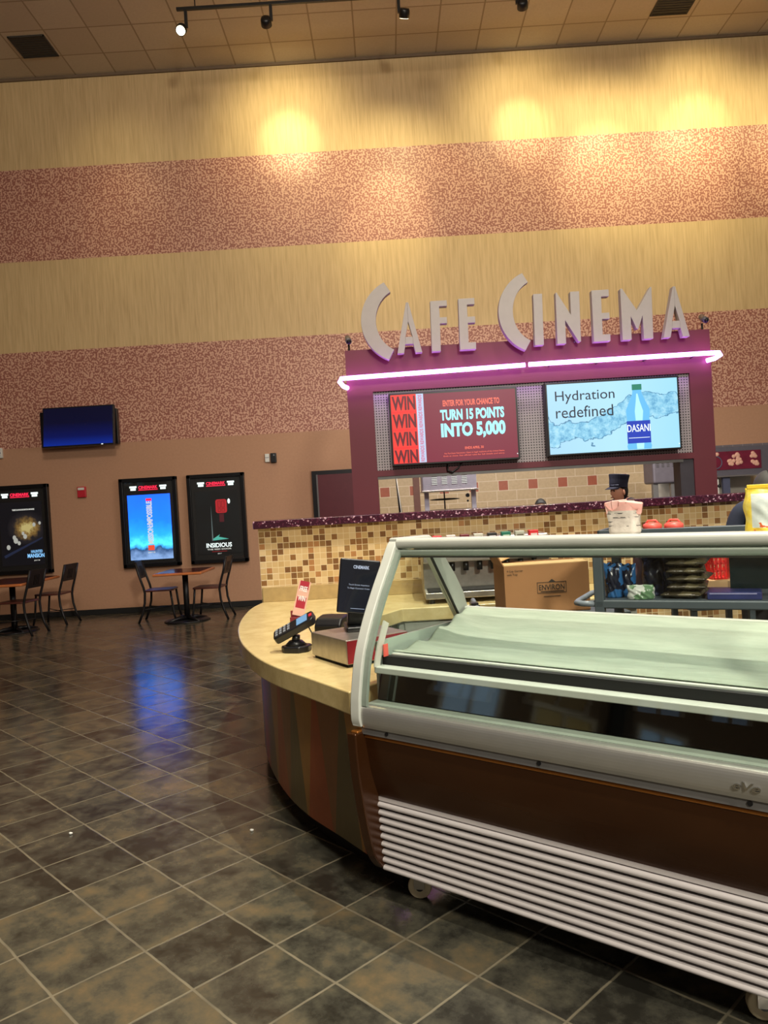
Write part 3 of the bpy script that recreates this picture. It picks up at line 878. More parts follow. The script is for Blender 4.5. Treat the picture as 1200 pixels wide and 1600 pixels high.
ZB, ZT = 2.918, 3.402
letter_C(0.242, 3.236, 0.405, 0.405, 0.262, 0.30, 114, 247, 'large letter C beginning the word CAFE')
def A_(x0, x1, xa, ap=0.0):
    w_ = (x1 - x0); s = 0.26 * w_
    return [[(x0, ZB), (x0 + s, ZB), (x0 + s + 0.02, ZB + 0.085), (x1 - s - 0.02, ZB + 0.085), (x1 - s, ZB), (x1, ZB), (x1 - 0.048, ZB + 0.16), (xa + 0.012, ZT), (xa - 0.012, ZT), (x0 + 0.048, ZB + 0.16)]]
def A_open(x0, x1, xa):
    # legs, crossbar and apex around a narrow triangular opening
    w_ = x1 - x0; s = 0.27 * w_
    zc, zt = ZB + 0.085, ZB + 0.155
    def L(z): return x0 + (xa - 0.012 - x0) * (z - ZB) / (ZT - ZB)
    def R(z): return x1 + (xa + 0.012 - x1) * (z - ZB) / (ZT - ZB)
    zo = ZB + 0.30
    return [[(x0, ZB), (x0 + s, ZB), (L(zc) + s * 0.96, zc), (L(zt) + s * 0.8, zt), (xa, zo), (xa, ZT), (xa - 0.012, ZT)],
            [(x1, ZB), (xa + 0.012, ZT), (xa, ZT), (xa, zo), (R(zt) - s * 0.8, zt), (R(zc) - s * 0.96, zc), (x1 - s, ZB)],
            [(L(zc) + s * 0.96, zc), (R(zc) - s * 0.96, zc), (R(zt) - s * 0.8, zt), (L(zt) + s * 0.8, zt)]]
letter('A', A_open(0.168, 0.407, 0.288), 'letter A in the word CAFE')
letter('F', [[(0.499, ZB), (0.585, ZB), (0.59, 3.12), (0.59, 3.18), (0.66, 3.18), (0.66, 3.24), (0.592, 3.24), (0.592, 3.345), (0.668, 3.345), (0.668, 3.40), (0.508, 3.40)]], 'letter F in the word CAFE')
letter('E', [[(0.769, ZB), (0.923, ZB), (0.925, 2.985), (0.855, 2.985), (0.858, 3.17), (0.93, 3.17), (0.93, 3.23), (0.858, 3.23), (0.858, 3.345), (0.932, 3.345), (0.932, 3.406), (0.777, 3.406)]], 'letter E ending the word CAFE')
letter_C(1.548, 3.245, 0.393, 0.40, 0.255, 0.30, 112, 247, 'large letter C beginning the word CINEMA')
letter('I', [[(1.486, ZB), (1.572, ZB), (1.581, 3.408), (1.495, 3.408)]], 'letter I in the word CINEMA')
letter('N', [[(1.701, ZB), (1.785, ZB), (1.787, 3.14), (1.905, 2.93), (1.928, 2.93), (1.935, 3.41), (1.848, 3.41), (1.845, 3.19), (1.72, 3.41), (1.709, 3.41)]], 'letter N in the word CINEMA')
letter('E', [[(2.050, ZB), (2.209, ZB), (2.21, 2.985), (2.138, 2.985), (2.14, 3.13), (2.212, 3.13), (2.212, 3.19), (2.14, 3.19), (2.142, 3.345), (2.217, 3.345), (2.217, 3.41), (2.052, 3.41)]], 'letter E in the word CINEMA')
letter('M', [[(2.325, ZB), (2.412, ZB), (2.414, 3.14), (2.464, 3.02), (2.482, 3.02), (2.526, 3.14), (2.530, ZB), (2.618, ZB), (2.626, 3.41), (2.612, 3.41), (2.476, 3.195), (2.345, 3.41), (2.327, 3.41)]], 'letter M in the word CINEMA')
letter('A', A_open(2.716, 2.967, 2.84), 'letter A ending the word CINEMA')

# bullet cameras on the header corners
for x, a, lb in ((-0.30, 1, 'small dark security camera on the left header corner'), (3.17, -1, 'small dark security camera on the right header corner')):
    t = thing('security_camera', lb, 'camera', (x, HY + 0.08, 3.0), group='cameras on the header')
    MB().cyl((0.0, 0, 0), (0.0, 0, 0.075), 0.010, 8).build('stem', M['black'], t)
    b = MB(); b.tube([(-0.01 * a, 0.03, 0.145), (0.0, -0.06, 0.10), (0.005, -0.09, 0.085)], [0.028, 0.03, 0.03], 14); b.build('camera_body', M['speaker_grey'], t, True)
    MB().ball((0.006, -0.093, 0.083), 0.02).build('lens', M['black'], t, True)

# menu screens
def m_water():
    t = NT('screen_water'); v = t.obj(); s = t.sep(v)
    n = t.noise(t.mapping(v, scale=(1, 1, 1.6)), 3.0, 5, 0.6)
    n2 = t.noise(v, 14.0, 4, 0.7)
    n3 = t.noise(v, 5.5, 3)
    wave = t.math('ADD', t.math('MULTIPLY', t.math('SINE', t.math('MULTIPLY', s[0], 5.0)), 0.07), t.math('MULTIPLY', t.math('SUBTRACT', n3, 0.55), 0.30))
    d = t.math('ABSOLUTE', t.math('SUBTRACT', t.math('SUBTRACT', s[2], t.math('MULTIPLY', s[0], 0.14)), wave))
    amp = t.math('MULTIPLY_ADD', n, 0.30, -0.04)
    ins = t.math('LESS_THAN', d, amp)
    edge = t.math('LESS_THAN', t.math('ABSOLUTE', t.math('SUBTRACT', d, amp)), 0.006)
    bg = t.ramp(t.math('ADD', t.math('MULTIPLY', s[0], 0.5), 0.5), [(0.0, lin((160, 206, 240))), (0.5, lin((176, 226, 248))), (1.0, lin((150, 216, 246)))])
    wa = t.ramp(n2, [(0.35, lin((96, 164, 204))), (0.5, lin((140, 204, 232))), (0.65, lin((176, 226, 244)))])
    c = t.mix(ins, bg, wa); c = t.mix(t.math('MULTIPLY', edge, 0.8), c, lin((50, 110, 150)))
    t.base((0.01, 0.01, 0.01, 1)); t.emit(c, 1.12); t.set(0.3); return t.m


def screen(cx, cz, hx, hz, label, face):
    t = thing('menu_screen', label, 'screen', (cx, HY - 0.02, cz), group='menu screens on the portal')
    MB().box(-hx, hx, -0.07, 0.05, -hz, hz).build('bezel', M['black'], t, bevel=0.006)
    MB().box(-hx + .018, hx - .018, -0.073, -0.068, -hz + .018, hz - .022).build('display', face, t)
    MB().box(hx - .03, hx - .022, -0.078, -0.07, -hz + .05, -hz + .058).build('standby_light', E_white, t)
    return t


E_mar = glow('screen_maroon', (128, 20, 54), 1.0); E_win = glow('screen_red', (246, 52, 44), 1.05); E_winl = glow('screen_dark_red', (110, 10, 36), 0.8)
E_strip = glow('screen_lilac', (196, 214, 246), 1.0); E_pink = glow('screen_pink', (224, 120, 160), 0.9); E_cy = glow('screen_cyan', (160, 240, 250), 1.25); E_or = glow('screen_orange', (250, 110, 90), 1.0)
s1 = screen(0.675, 2.195, 0.617, 0.35, 'left menu screen with a red rewards contest notice', E_mar)
X0, X1, Z0, Z1 = -0.599, 0.599, -0.328, 0.332
MB().box(X0, X0 + 0.245, -0.075, -0.072, Z0, Z1).build('red_band', E_win, s1)
for k in range(4):
    zt = Z1 - 0.015 - k * 0.172
    if k < 3: text_obj('win_lettering', 'WIN', X0 + 0.01, X0 + 0.235, zt - 0.135, zt, -0.075, E_winl, s1, 0.002, 0.035)
    else: text_obj('win_lettering', 'WIN', X0 + 0.01, X0 + 0.235, Z0 + 0.002, zt, -0.075, E_winl, s1, 0.002, 0.035)
    MB().box(X0, X0 + 0.245, -0.077, -0.0755, zt - 0.160, zt - 0.143).build('band_stripe', glow('screen_scarlet', (255, 36, 40), 1.1), s1) if k < 3 else None
MB().box(X0 + 0.245, X0 + 0.315, -0.075, -0.072, Z0, Z1).build('white_band', E_strip, s1)
text_obj('rewards_lettering', 'REWARDS REWARDS REWARDS REWARDS', X0 + 0.262, X0 + 0.298, Z0 + 0.01, Z1 - 0.01, -0.075, E_pink, s1, 0.002, 0.03, rot90=1)
text_obj('headline_lettering', 'ENTER FOR YOUR CHANCE TO', -0.10, 0.445, 0.195, 0.255, -0.073, E_or, s1, 0.002, 0.04)
text_obj('headline_lettering', 'TURN 15 POINTS', -0.13, 0.485, 0.06, 0.165, -0.073, E_cy, s1, 0.002, 0.045)
text_obj('headline_lettering', 'INTO 5,000', -0.13, 0.49, -0.125, 0.035, -0.073, E_cy, s1, 0.002, 0.05)
text_obj('date_lettering', 'ENDS APRIL 30', 0.09, 0.27, -0.225, -0.20, -0.073, E_or, s1, 0.002, 0.03)
text_obj('small_print', 'No Purchase Necessary. Open to legal residents of the United States.', -0.11, 0.47, -0.268, -0.250, -0.073, E_or, s1, 0.002, 0.01)
text_obj('small_print', 'Ends at close. See official rules for full details and entry.', -0.12, 0.47, -0.292, -0.275, -0.073, E_or, s1, 0.002, 0.01)
s2 = screen(2.205, 2.205, 0.642, 0.355, 'right menu screen with a bottled water picture', m_water())
E_ink = glow('screen_ink', (16, 34, 60), 0.6)
text_obj('headline_lettering', 'Hydration', -0.55, 0.02, 0.14, 0.265, -0.073, E_ink, s2, 0.002, 0.0)
text_obj('headline_lettering', 'redefined', -0.55, 0.0, 0.005, 0.115, -0.073, E_ink, s2, 0.002, 0.0)
bx = 0.235
prof = [(0.112, -0.333), (0.118, -0.30), (0.108, -0.27), (0.112, -0.06), (0.104, -0.04), (0.112, 0.0), (0.112, 0.05), (0.075, 0.13), (0.045, 0.20), (0.042, 0.235)]
MB().prism([(bx + r, z) for r, z in prof] + [(bx - r, z) for r, z in reversed(prof)], 'y', -0.076, -0.0735).build('bottle_picture', glow('screen_bottle', (100, 186, 240), 1.15), s2)
prof2 = [(0.05, -0.33), (0.055, -0.28), (0.05, -0.06), (0.06, 0.03), (0.03, 0.13), (0.015, 0.2)]
MB().prism([(bx + r - 0.01, z) for r, z in prof2] + [(bx - r * 0.5, z) for r, z in reversed(prof2)], 'y', -0.0775, -0.076).build('bottle_shine', glow('screen_shine', (176, 236, 255), 1.15), s2)
MB().box(bx - 0.046, bx + 0.046, -0.078, -0.0735, 0.235, 0.29).build('bottle_cap', glow('screen_green', (30, 140, 110), 0.9), s2)
MB().box(bx - 0.112, bx + 0.112, -0.0785, -0.0735, -0.275, -0.06).build('bottle_label', glow('screen_label', (20, 60, 190), 1.0), s2)
text_obj('label_lettering', 'DASANI', bx - 0.11, bx + 0.11, -0.165, -0.095, -0.0785, E_white, s2, 0.002, 0.0)
MB().box(bx - 0.10, bx + 0.10, -0.080, -0.0785, -0.225, -0.221).build('label_line', E_white, s2)

# ------------------------------------------------------------------ half wall with mosaic and burgundy ledge
K = 1.0606
MY = 5.5 * K
structure(MB().box(-0.945 * K, 3.9, MY, MY + 0.25, 0, 1.357).build('wall_mosaic', M['mosaic']))
structure(MB().box(-0.97 * K, 3.92, 5.44 * K, MY + 0.33, 1.357, 1.417).build('trim_7', M['ledge'], bevel=0.006))

# ------------------------------------------------------------------ curved counter
outer = [(-0.94, 5.49), (-0.968, 5.25), (-0.962, 4.95), (-0.925, 4.55), (-0.865, 4.20), (-0.775, 3.84), (-0.645, 3.48), (-0.515, 3.22), (-0.355, 2.98), (-0.178, 2.708)]
outer = [(x * K, y * K) for x, y in outer]
inner = [(0.125, 3.26), (0.05, 3.7), (-0.10, 4.25), (-0.10, 4.78), (0.05, 5.04), (1.6, 5.04), (1.6, MY - 0.01)]
def dense(pts, k=6):
    """Catmull-Rom through the points"""
    out = []
    P_ = [pts[0]] + pts + [pts[-1]]
    for i in range(1, len(P_) - 2):
        p0, p1, p2, p3 = P_[i - 1], P_[i], P_[i + 1], P_[i + 2]
        for j in range(k):
            t_ = j / k
            out.append(tuple(0.5 * (2 * p1[c] + (p2[c] - p0[c]) * t_ + (2 * p0[c] - 5 * p1[c] + 4 * p2[c] - p3[c]) * t_ ** 2 + (-p0[c] + 3 * p1[c] - 3 * p2[c] + p3[c]) * t_ ** 3) for c in (0, 1)))
    out.append(pts[-1]); return out
od = dense(outer)
def offs(pts, d):
    out = []
    for i, p in enumerate(pts):
        a, b_ = pts[max(0, i - 1)], pts[min(len(pts) - 1, i + 1)]
        tx, ty = b_[0] - a[0], b_[1] - a[1]; L = math.hypot(tx, ty)
        out.append((p[0] - ty / L * d, p[1] + tx / L * d))
    return out
ct = thing('service_counter', 'curved service counter with cream stone top and harlequin front', 'counter', (0, 0, 0))
MB().prism(od + inner, 'z', 0.710, 0.80).build('worktop', M['counter'], ct, bevel=0.008)
pan = offs(od, 0.12)
me_b = MB(); n = len(pan); L = [0.0]
for i in range(1, n): L.append(L[-1] + math.hypot(pan[i][0] - pan[i - 1][0], pan[i][1] - pan[i - 1][1]))
pin = offs(od, 0.16)
b = MB(); b.ribbon(pan, pin, 'z', 0.10, 0.710)
fo = b.build('front_panel', M['harl'], ct)
uvl = fo.data.uv_layers.new(name='UVMap')
for lp in fo.data.loops:
    co = fo.data.vertices[lp.vertex_index].co
    k = min(range(n), key=lambda i: min((pan[i][0] - co.x) ** 2 + (pan[i][1] - co.y) ** 2, (pin[i][0] - co.x) ** 2 + (pin[i][1] - co.y) ** 2))
    uvl.data[lp.index].uv = (L[k], co.z)
for p in fo.data.polygons: p.use_smooth = False
kin, kout = offs(od, 0.24), offs(od, 0.19)
MB().ribbon(kout, kin, 'z', 0.0, 0.10).build('kick_board', M['kick'], ct)
MB().box(-0.935 * K, 1.6, MY - 0.03, MY - 0.0005, 0.80, 0.912).build('splash_back', M['splash'], ct, bevel=0.004)
# cabinets under the back counter
CYF = 5.09
b = MB(); b.box(0.02, 1.6, CYF, MY - 0.06, 0.08, 0.709); b.build('cabinet_body', M['mdf'], ct)
for x0 in (0.06, 0.50, 0.94):
    d = MB().box(x0, x0 + 0.40, CYF - .018, CYF, 0.54, 0.70).build('drawer', M['mdf'], ct, bevel=0.004)
    b = MB(); b.tube([(x0 + .12, CYF - .018, 0.64), (x0 + .13, CYF - .045, 0.62), (x0 + .27, CYF - .045, 0.62), (x0 + .28, CYF - .018, 0.64)], 0.008, 8); b.build('drawer_pull', M['steel'], d, True)
    d = MB().box(x0, x0 + 0.40, CYF - .018, CYF, 0.12, 0.525).build('cabinet_door', M['mdf'], ct, bevel=0.004)
    b = MB(); b.tube([(x0 + .12, CYF - .018, 0.49), (x0 + .13, CYF - .045, 0.48), (x0 + .27, CYF - .045, 0.48), (x0 + .28, CYF - .018, 0.49)], 0.008, 8); b.build('door_pull', M['steel'], d, True)
MB().lathe([(0.04, 0.0), (0.038, 0.003)], (-0.42 * K, 4.56 * K, 0.80), 24).build('cable_grommet', M['black'], ct)

# ------------------------------------------------------------------ things on the counter
def set_back(o):
    x, y, z = o.location; o.location = (x * K, y * K, 1.5 + (z - 1.5) * K); o.scale = (K, K, K)


# stainless cash drawer with a red side
cd = thing('cash_drawer', 'low stainless cash drawer box with a red side on the counter', 'cash drawer', (-0.205, 3.10, 0.84), math.radians(-58))
set_back(cd)
# local x runs along the long face, y inwards
hl, dp, hh = 0.32, 0.30, 0.112
b = MB(); b.box(-hl, 0, 0, dp, 0.012, hh); b.build('housing', M['steel'], cd, bevel=0.004)
MB().box(0.0005, 0.004, 0.004, dp - 0.004, 0.016, hh - 0.004).build('red_face', plain('crimson_paint', (140, 26, 44), 0.4), cd)
MB().box(-hl + .01, -0.01, 0.01, dp - .01, 0, 0.012).build('foot_plate', M['black_matte'], cd)

mo = thing('customer_display', 'black touch monitor on a stand above the stainless cash drawer', 'monitor', (-0.165, 3.36, 0.952), math.radians(8))
set_back(mo)
b = MB(); b.box(-0.055, 0.075, -0.06, 0.12, 0.0, 0.022); b.build('stand_base', M['black'], mo, bevel=0.008)
b = MB(); b.prism([(-0.045, 0.02), (0.055, 0.02), (0.05, 0.12), (-0.035, 0.12)], 'y', 0.0, 0.06); b.build('stand_neck', M['black'], mo, bevel=0.006)
sp = MB().box(-0.088, 0.088, -0.012, 0.018, -0.118, 0.118).build('monitor_body', M['black'], mo, bevel=0.006, loc=(0.012, -0.01, 0.190), rot=(math.radians(-10), math.radians(8.5), 0))
tm = NT('monitor_screen'); sm_ = tm.sep(tm.obj()); tm.base((0.008, 0.009, 0.012, 1))
tm.emit(tm.ramp(tm.math('DIVIDE', tm.math('ADD', sm_[2], 0.11), 0.22), [(0.0, lin((14, 18, 32))), (0.5, lin((8, 12, 24))), (1.0, lin((6, 10, 20)))]), 0.7); tm.set(0.08)
MB().box(-0.083, 0.083, -0.0145, -0.012, -0.112, 0.112).build('screen', tm.m, sp)
E_txt = glow('monitor_text', (190, 205, 230), 0.7)
text_obj('logo_lettering', 'CINEMARK', -0.03, 0.04, 0.075, 0.09, -0.0145, E_txt, sp, 0.001, 0.03)
text_obj('message_lettering', 'Touch Screen Anywhere', -0.045, 0.045, 0.0, 0.008, -0.0145, E_txt, sp, 0.0006)
text_obj('message_lettering', 'To Begin Customer Order', -0.05, 0.048, -0.015, -0.007, -0.0145, E_txt, sp, 0.0006)
MB().box(-0.03, 0.03, -0.016, -0.0145, -0.099, -0.097).build('screen_line', E_txt, sp)

pr = thing('receipt_printer', 'small black receipt printer behind the stainless cash drawer', 'printer', (-0.325, 3.98, 0.84), math.radians(-20))
set_back(pr)
b = MB(); b.prism([(-0.075, 0.0), (0.11, 0.0), (0.11, 0.085), (0.02, 0.095), (-0.045, 0.085), (-0.075, 0.05)], 'x', -0.075, 0.075); b.build('housing', M['black'], pr, bevel=0.012, rot=(0, 0, 0))
MB().box(-0.06, 0.06, -0.079, -0.06, 0.035, 0.048).build('paper_slot', M['black_matte'], pr)
MB().box(0.03, 0.045, -0.078, -0.07, 0.02, 0.026).build('status_light', glow('amber', (180, 150, 60), 0.5), pr)

rd = thing('card_reader', 'black card reader tilted on a puck base at the counter edge', 'card reader', (-0.465, 3.54, 0.84), math.radians(-22))
set_back(rd)
b = MB(); b.prism([(-0.062, -0.03), (-0.03, -0.06), (0.045, -0.055), (0.072, -0.015), (0.06, 0.045), (0.0, 0.065), (-0.055, 0.04)], 'z', 0.0, 0.03); b.build('puck_base', M['black'], rd, bevel=0.008)
MB().lathe([(0.05, 0.03), (0.035, 0.045), (0.03, 0.05)], seg=20).build('swivel_plate', M['black'], rd, True)
MB().tube([(0, 0, 0.045), (0.005, 0.0, 0.075)], [0.02, 0.018], 12).build('swivel_neck', M['black'], rd, True)
hd = MB().prism(rrect(-0.105, 0.105, -0.042, 0.042, 0.02), 'z', -0.016, 0.02).build('terminal', M['black'], rd, bevel=0.006, loc=(0.0, 0.0, 0.108), rot=(math.radians(22), math.radians(-26), math.radians(18)))
MB().box(0.02, 0.075, -0.03, 0.03, 0.0195, 0.0215).build('display', glow('reader_blue', (130, 180, 220), 0.9), hd)
b = MB()
for i in range(4):
    for j in range(3): b.box(-0.092 + i * 0.021, -0.080 + i * 0.021, -0.026 + j * 0.021, -0.012 + j * 0.021, 0.0195, 0.023)
b.build('keypad', M['pad_grey'], hd)
MB().box(0.085, 0.1, -0.012, 0.012, 0.02, 0.0225).build('red_mark', M['redbox'], hd)
MB().tube([(0.06, 0.02, 0.11), (0.075, 0.03, 0.07), (0.07, 0.04, 0.03), (0.05, 0.05, 0.015)], 0.003, 6).build('cord', M['black'], rd, True)

fl = thing('flyer_stand', 'narrow red and white flyer standing behind the card reader', 'flyer', (-0.553, 4.38, 0.84), math.radians(-6))
set_back(fl)
m_fl = NT('flyer_print'); s_ = m_fl.sep(m_fl.obj())
rr = m_fl.white(m_fl.comb(m_fl.math('FLOOR', m_fl.math('MULTIPLY', s_[2], 46.0)), 2.0))
inx = m_fl.math('LESS_THAN', m_fl.math('ABSOLUTE', s_[0]), 0.027)
band = m_fl.math('GREATER_THAN', rr, 0.42)
m_fl.base(m_fl.mix(m_fl.math('MULTIPLY', band, inx), lin((226, 178, 160)), lin((172, 40, 58)))); m_fl.set(0.5)
pc = MB().box(-0.035, 0.035, -0.0015, 0.0015, 0.0, 0.20).build('flyer_card', m_fl.m, fl, loc=(0.0, 0, 0.045), rot=(math.radians(-8), math.radians(14), 0))
for z0, t_ in ((0.14, 'FREE'), (0.085, 'WIN')): text_obj('flyer_lettering', t_, -0.022, 0.022, z0, z0 + 0.03, -0.0016, M['white_ink'], pc, 0.0006, 0.03)
b = MB(); b.box(-0.045, 0.03, -0.03, 0.03, 0, 0.012); b.box(-0.045, 0.03, 0.004, 0.012, 0.012, 0.075); b.box(-0.045, 0.02, -0.02, -0.014, 0.012, 0.04); b.build('holder', M['red_card'], fl, bevel=0.003)

# ------------------------------------------------------------------ refrigerated display case
CA = math.radians(-39.2); LN = 1.50
ca = thing('display_case', 'long white refrigerated display case with curved glass and brown front', 'display case', (-0.086, 2.867, 0), CA)
# profile helper: (d, z) with d towards the customer -> local y = -d
def Y(pts): return [(-d, z) for d, z in pts]
curve_o = dense([(0.108, 0.690), (0.117, 0.72), (0.115, 0.77), (0.108, 0.82), (0.079, 0.944), (0.028, 1.057), (-0.038, 1.170), (-0.100, 1.263), (-0.150, 1.338), (-0.185, 1.360)], 4)
curve_i = offs(curve_o, 0.034)
def shift(pts, d): return offs(pts, d)
for sx in (0, 1):
    x0, x1 = (-0.032, 0.012) if sx == 0 else (LN - 0.012, LN + 0.032)
    MB().ribbon(Y(curve_o), Y(curve_i), 'x', x0, x1).build('end_frame', M['case_white'], ca, bevel=0.010)
    top = [(-0.16, 1.361), (-0.38, 1.358), (-0.40, 1.345), (-0.40, 1.31), (-0.16, 1.31)]
    MB().prism(Y(top), 'x', x0, x1).build('end_cap', M['case_white'], ca, bevel=0.008)
    rear = [(-0.335, 1.312), (-0.40, 1.312), (-0.455, 1.27), (-0.53, 1.18), (-0.585, 1.10), (-0.612, 1.03), (-0.60, 0.99), (-0.55, 0.985)]
    xr = (-0.01, 0.022) if sx == 0 else (LN - 0.022, LN + 0.01)
    MB().prism(Y(rear), 'x', *xr).build('end_panel', M['case_white'], ca, bevel=0.004)
    seal = [(-0.335, 1.312), (-0.55, 0.985)]
    MB().tube([((xr[1] if sx == 0 else xr[0]), -d, z) for d, z in seal], 0.006, 8).build('end_seal', M['black'], ca)
    gi = shift(curve_o, 0.036)
    gpoly = [(d, z) for d, z in gi if z > 0.90] + [(-0.335, 1.312), (-0.55, 0.985), (-0.35, 0.945), (-0.06, 0.92)]
    xm = 0.006 if sx == 0 else LN - 0.006
    MB().prism(Y(gpoly), 'x', xm - 0.003, xm + 0.003).build('end_glass', M['glass'], ca)
    # brown skirt end
    so = dense([(0.135, 0.672), (0.132, 0.58), (0.122, 0.476), (0.100, 0.34), (0.073, 0.223), (0.040, 0.16), (0.012, 0.132)], 4)
    si = [(d - 0.075 - 0.02 * (0.672 - z), z) for d, z in so]
    xs = (-0.040, 0.004) if sx == 0 else (LN - 0.004, LN + 0.040)
    MB().prism(Y(so + [(-0.06, 0.132), (-0.06, 0.672)]), 'x', *xs).build('skirt_end', M['brown_gloss'], ca, bevel=0.012, seg=3)
    MB().box(xs[0] + 0.006, xs[1] - 0.004, -0.118, -0.065, 0.667, 0.678).build('skirt_cap', M['brown_edge'], ca, bevel=0.005)
    MB().box(*((-0.012, 0.0) if sx == 0 else (LN, LN + .012)), 0.02, 0.60, 0.13, 0.98).build('side_wall', M['case_white'], ca)
# front glass
g_o = shift(curve_o, 0.012); g_i = shift(curve_o, 0.018)
ks = [i for i, p in enumerate(g_o) if 0.765 < p[1] < 1.325]
MB().ribbon(Y([g_o[i] for i in ks]), Y([g_i[i] for i in ks]), 'x', 0.012, LN - 0.012).build('front_glass', M['glass'], ca, smooth=False)
for x0, x1 in ((0.012, 0.034), (LN - .034, LN - .012)):
    a_, b_ = shift(curve_o, 0.014), shift(curve_o, 0.028)
    MB().ribbon(Y([a_[i] for i in ks]), Y([b_[i] for i in ks]), 'x', x0, x1).build('glass_gasket', M['gasket'], ca)
# top rails and lid
MB().prism(rrect(0.150, 0.205, 1.320, 1.358, 0.017), 'x', 0.012, LN - 0.012).build('top_rail', M['case_white'], ca, bevel=0)
MB().prism(rrect(0.148, 0.196, 1.292, 1.314, 0.006), 'x', 0.012, LN - 0.012).build('glass_clamp', M['gasket'], ca)
MB().box(0.012, LN - 0.012, 0.165, 0.20, 1.284, 1.294).build('clamp_lip', M['alu_dark'], ca)
MB().box(0.012, LN - 0.012, 0.20, 0.39, 1.325, 1.347).build('top_panel', M['case_white'], ca, bevel=0.003)
MB().box(0.012, LN - 0.012, 0.37, 0.40, 1.30, 1.325).build('rear_top_rail', M['alu'], ca)
# lower rail, dark strip, skirt
lr = dense([(0.074, 0.770), (0.090, 0.770), (0.103, 0.762), (0.108, 0.740), (0.106, 0.71), (0.100, 0.690)], 3)
MB().prism(Y(lr + [(0.074, 0.690)]), 'x', 0.012, LN - 0.012).build('front_rail', M['alu'], ca, smooth=False)
MB().box(0.012, LN - 0.012, -0.074, 0.03, 0.70, 0.772).build('glass_sill', M['gasket'], ca)
MB().box(0.0, LN, -0.094, -0.02, 0.664, 0.690).build('rail_strip', M['alu_dark'], ca)
b = MB()
for x in (0.118, 0.72, 1.32): b.cyl((x, -0.094, 0.679), (x, -0.097, 0.679), 0.007, 12)
b.build('screw', M['black'], ca)
bd = text_obj('maker_badge', 'eVe', 1.284, 1.351, 0.715, 0.737, -0.1085, M['chrome'], ca, 0.004, 0.02, shear=0.2)
fp = dense([(0.079, 0.648), (0.076, 0.60), (0.062, 0.52), (0.040, 0.45), (0.022, 0.408)], 4)
MB().ribbon(Y(fp), Y([(d - 0.02, z) for d, z in fp]), 'x', 0.0, LN).build('skirt_panel', M['brown_gloss'], ca)
MB().prism(rrect(-0.084, -0.062, 0.646, 0.660, 0.005), 'x', 0.0, LN).build('skirt_edge', M['brown_edge'], ca)
# louvred grille
b = MB()
b.prism([(-0.028, 0.398), (-0.028, 0.412), (-0.006, 0.412), (-0.006, 0.398)], 'x', 0.0, LN)
nS = 9
for k in range(nS):
    z = 0.143 + k * 0.0300; d = 0.010 + 0.0015 * k
    sec = [(-d - 0.014 * math.cos(a) * (1.1 if k == 0 else 1), z + 0.0108 * math.sin(a)) for a in [(-80 + 160 * i / 10) * PI / 180 for i in range(11)]]
    b.prism([(-d + 0.012, z - 0.008), ] + sec + [(-d + 0.012, z + 0.008)], 'x', 0.004, LN - 0.004)
b.build('louvred_grille', plain('louvre_white', (206, 198, 198), 0.35, 0.1, var=0.02), ca)
MB().box(0.0, LN, 0.012, 0.03, 0.135, 0.41).build('grille_back', M['black_matte'], ca)
# carcass, shelf strip and tub
MB().box(0.004, LN - 0.004, 0.03, 0.60, 0.13, 0.66).build('carcass', M['black_matte'], ca)
MB().box(0.004, LN - 0.004, 0.03, 0.60, 0.66, 0.87).build('upper_carcass', M['black_matte'], ca)
# dark mirrored kick inside the glass, leaning back
MB().prism([(-0.018, 0.776), (0.008, 0.872), (0.03, 0.872), (0.03, 0.776)], 'x', 0.02, LN - 0.02).build('mirror_panel', M['mirror'], ca)
MB().box(0.02, LN - 0.02, -0.030, 0.02, 0.874, 0.898).build('shelf_strip', M['case_white'], ca, bevel=0.004)
MB().box(0.02, LN - 0.02, 0.02, 0.045, 0.87, 0.93).build('shadow_gap', M['black_matte'], ca)
MB().box(0.045, LN - 0.03, 0.045, 0.062, 0.896, 0.937).build('tub_lip', M['case_white'], ca, bevel=0.004)
MB().box(0.03, LN - 0.03, 0.062, 0.59, 0.87, 0.90).build('tub_floor', M['case_white'], ca)
MB().prism(rrect(0.585, 0.615, 1.005, 1.035, 0.01), 'x', 0.0, LN).build('rear_rim', M['case_white'], ca)
MB().box(0.0, LN, 0.592, 0.61, 0.13, 1.01).build('rear_wall', M['case_white'], ca)
MB().box(0.05, LN - 0.05, 0.215, 0.245, 1.296, 1.32).build('lamp_channel', M['case_white'], ca)
lamp('case_lamp', 'AREA', (LN / 2, 0.23, 1.29), 2.2, (0.90, 1.0, 0.88), None, size=LN - 0.2, size_y=0.03, parent=ca)
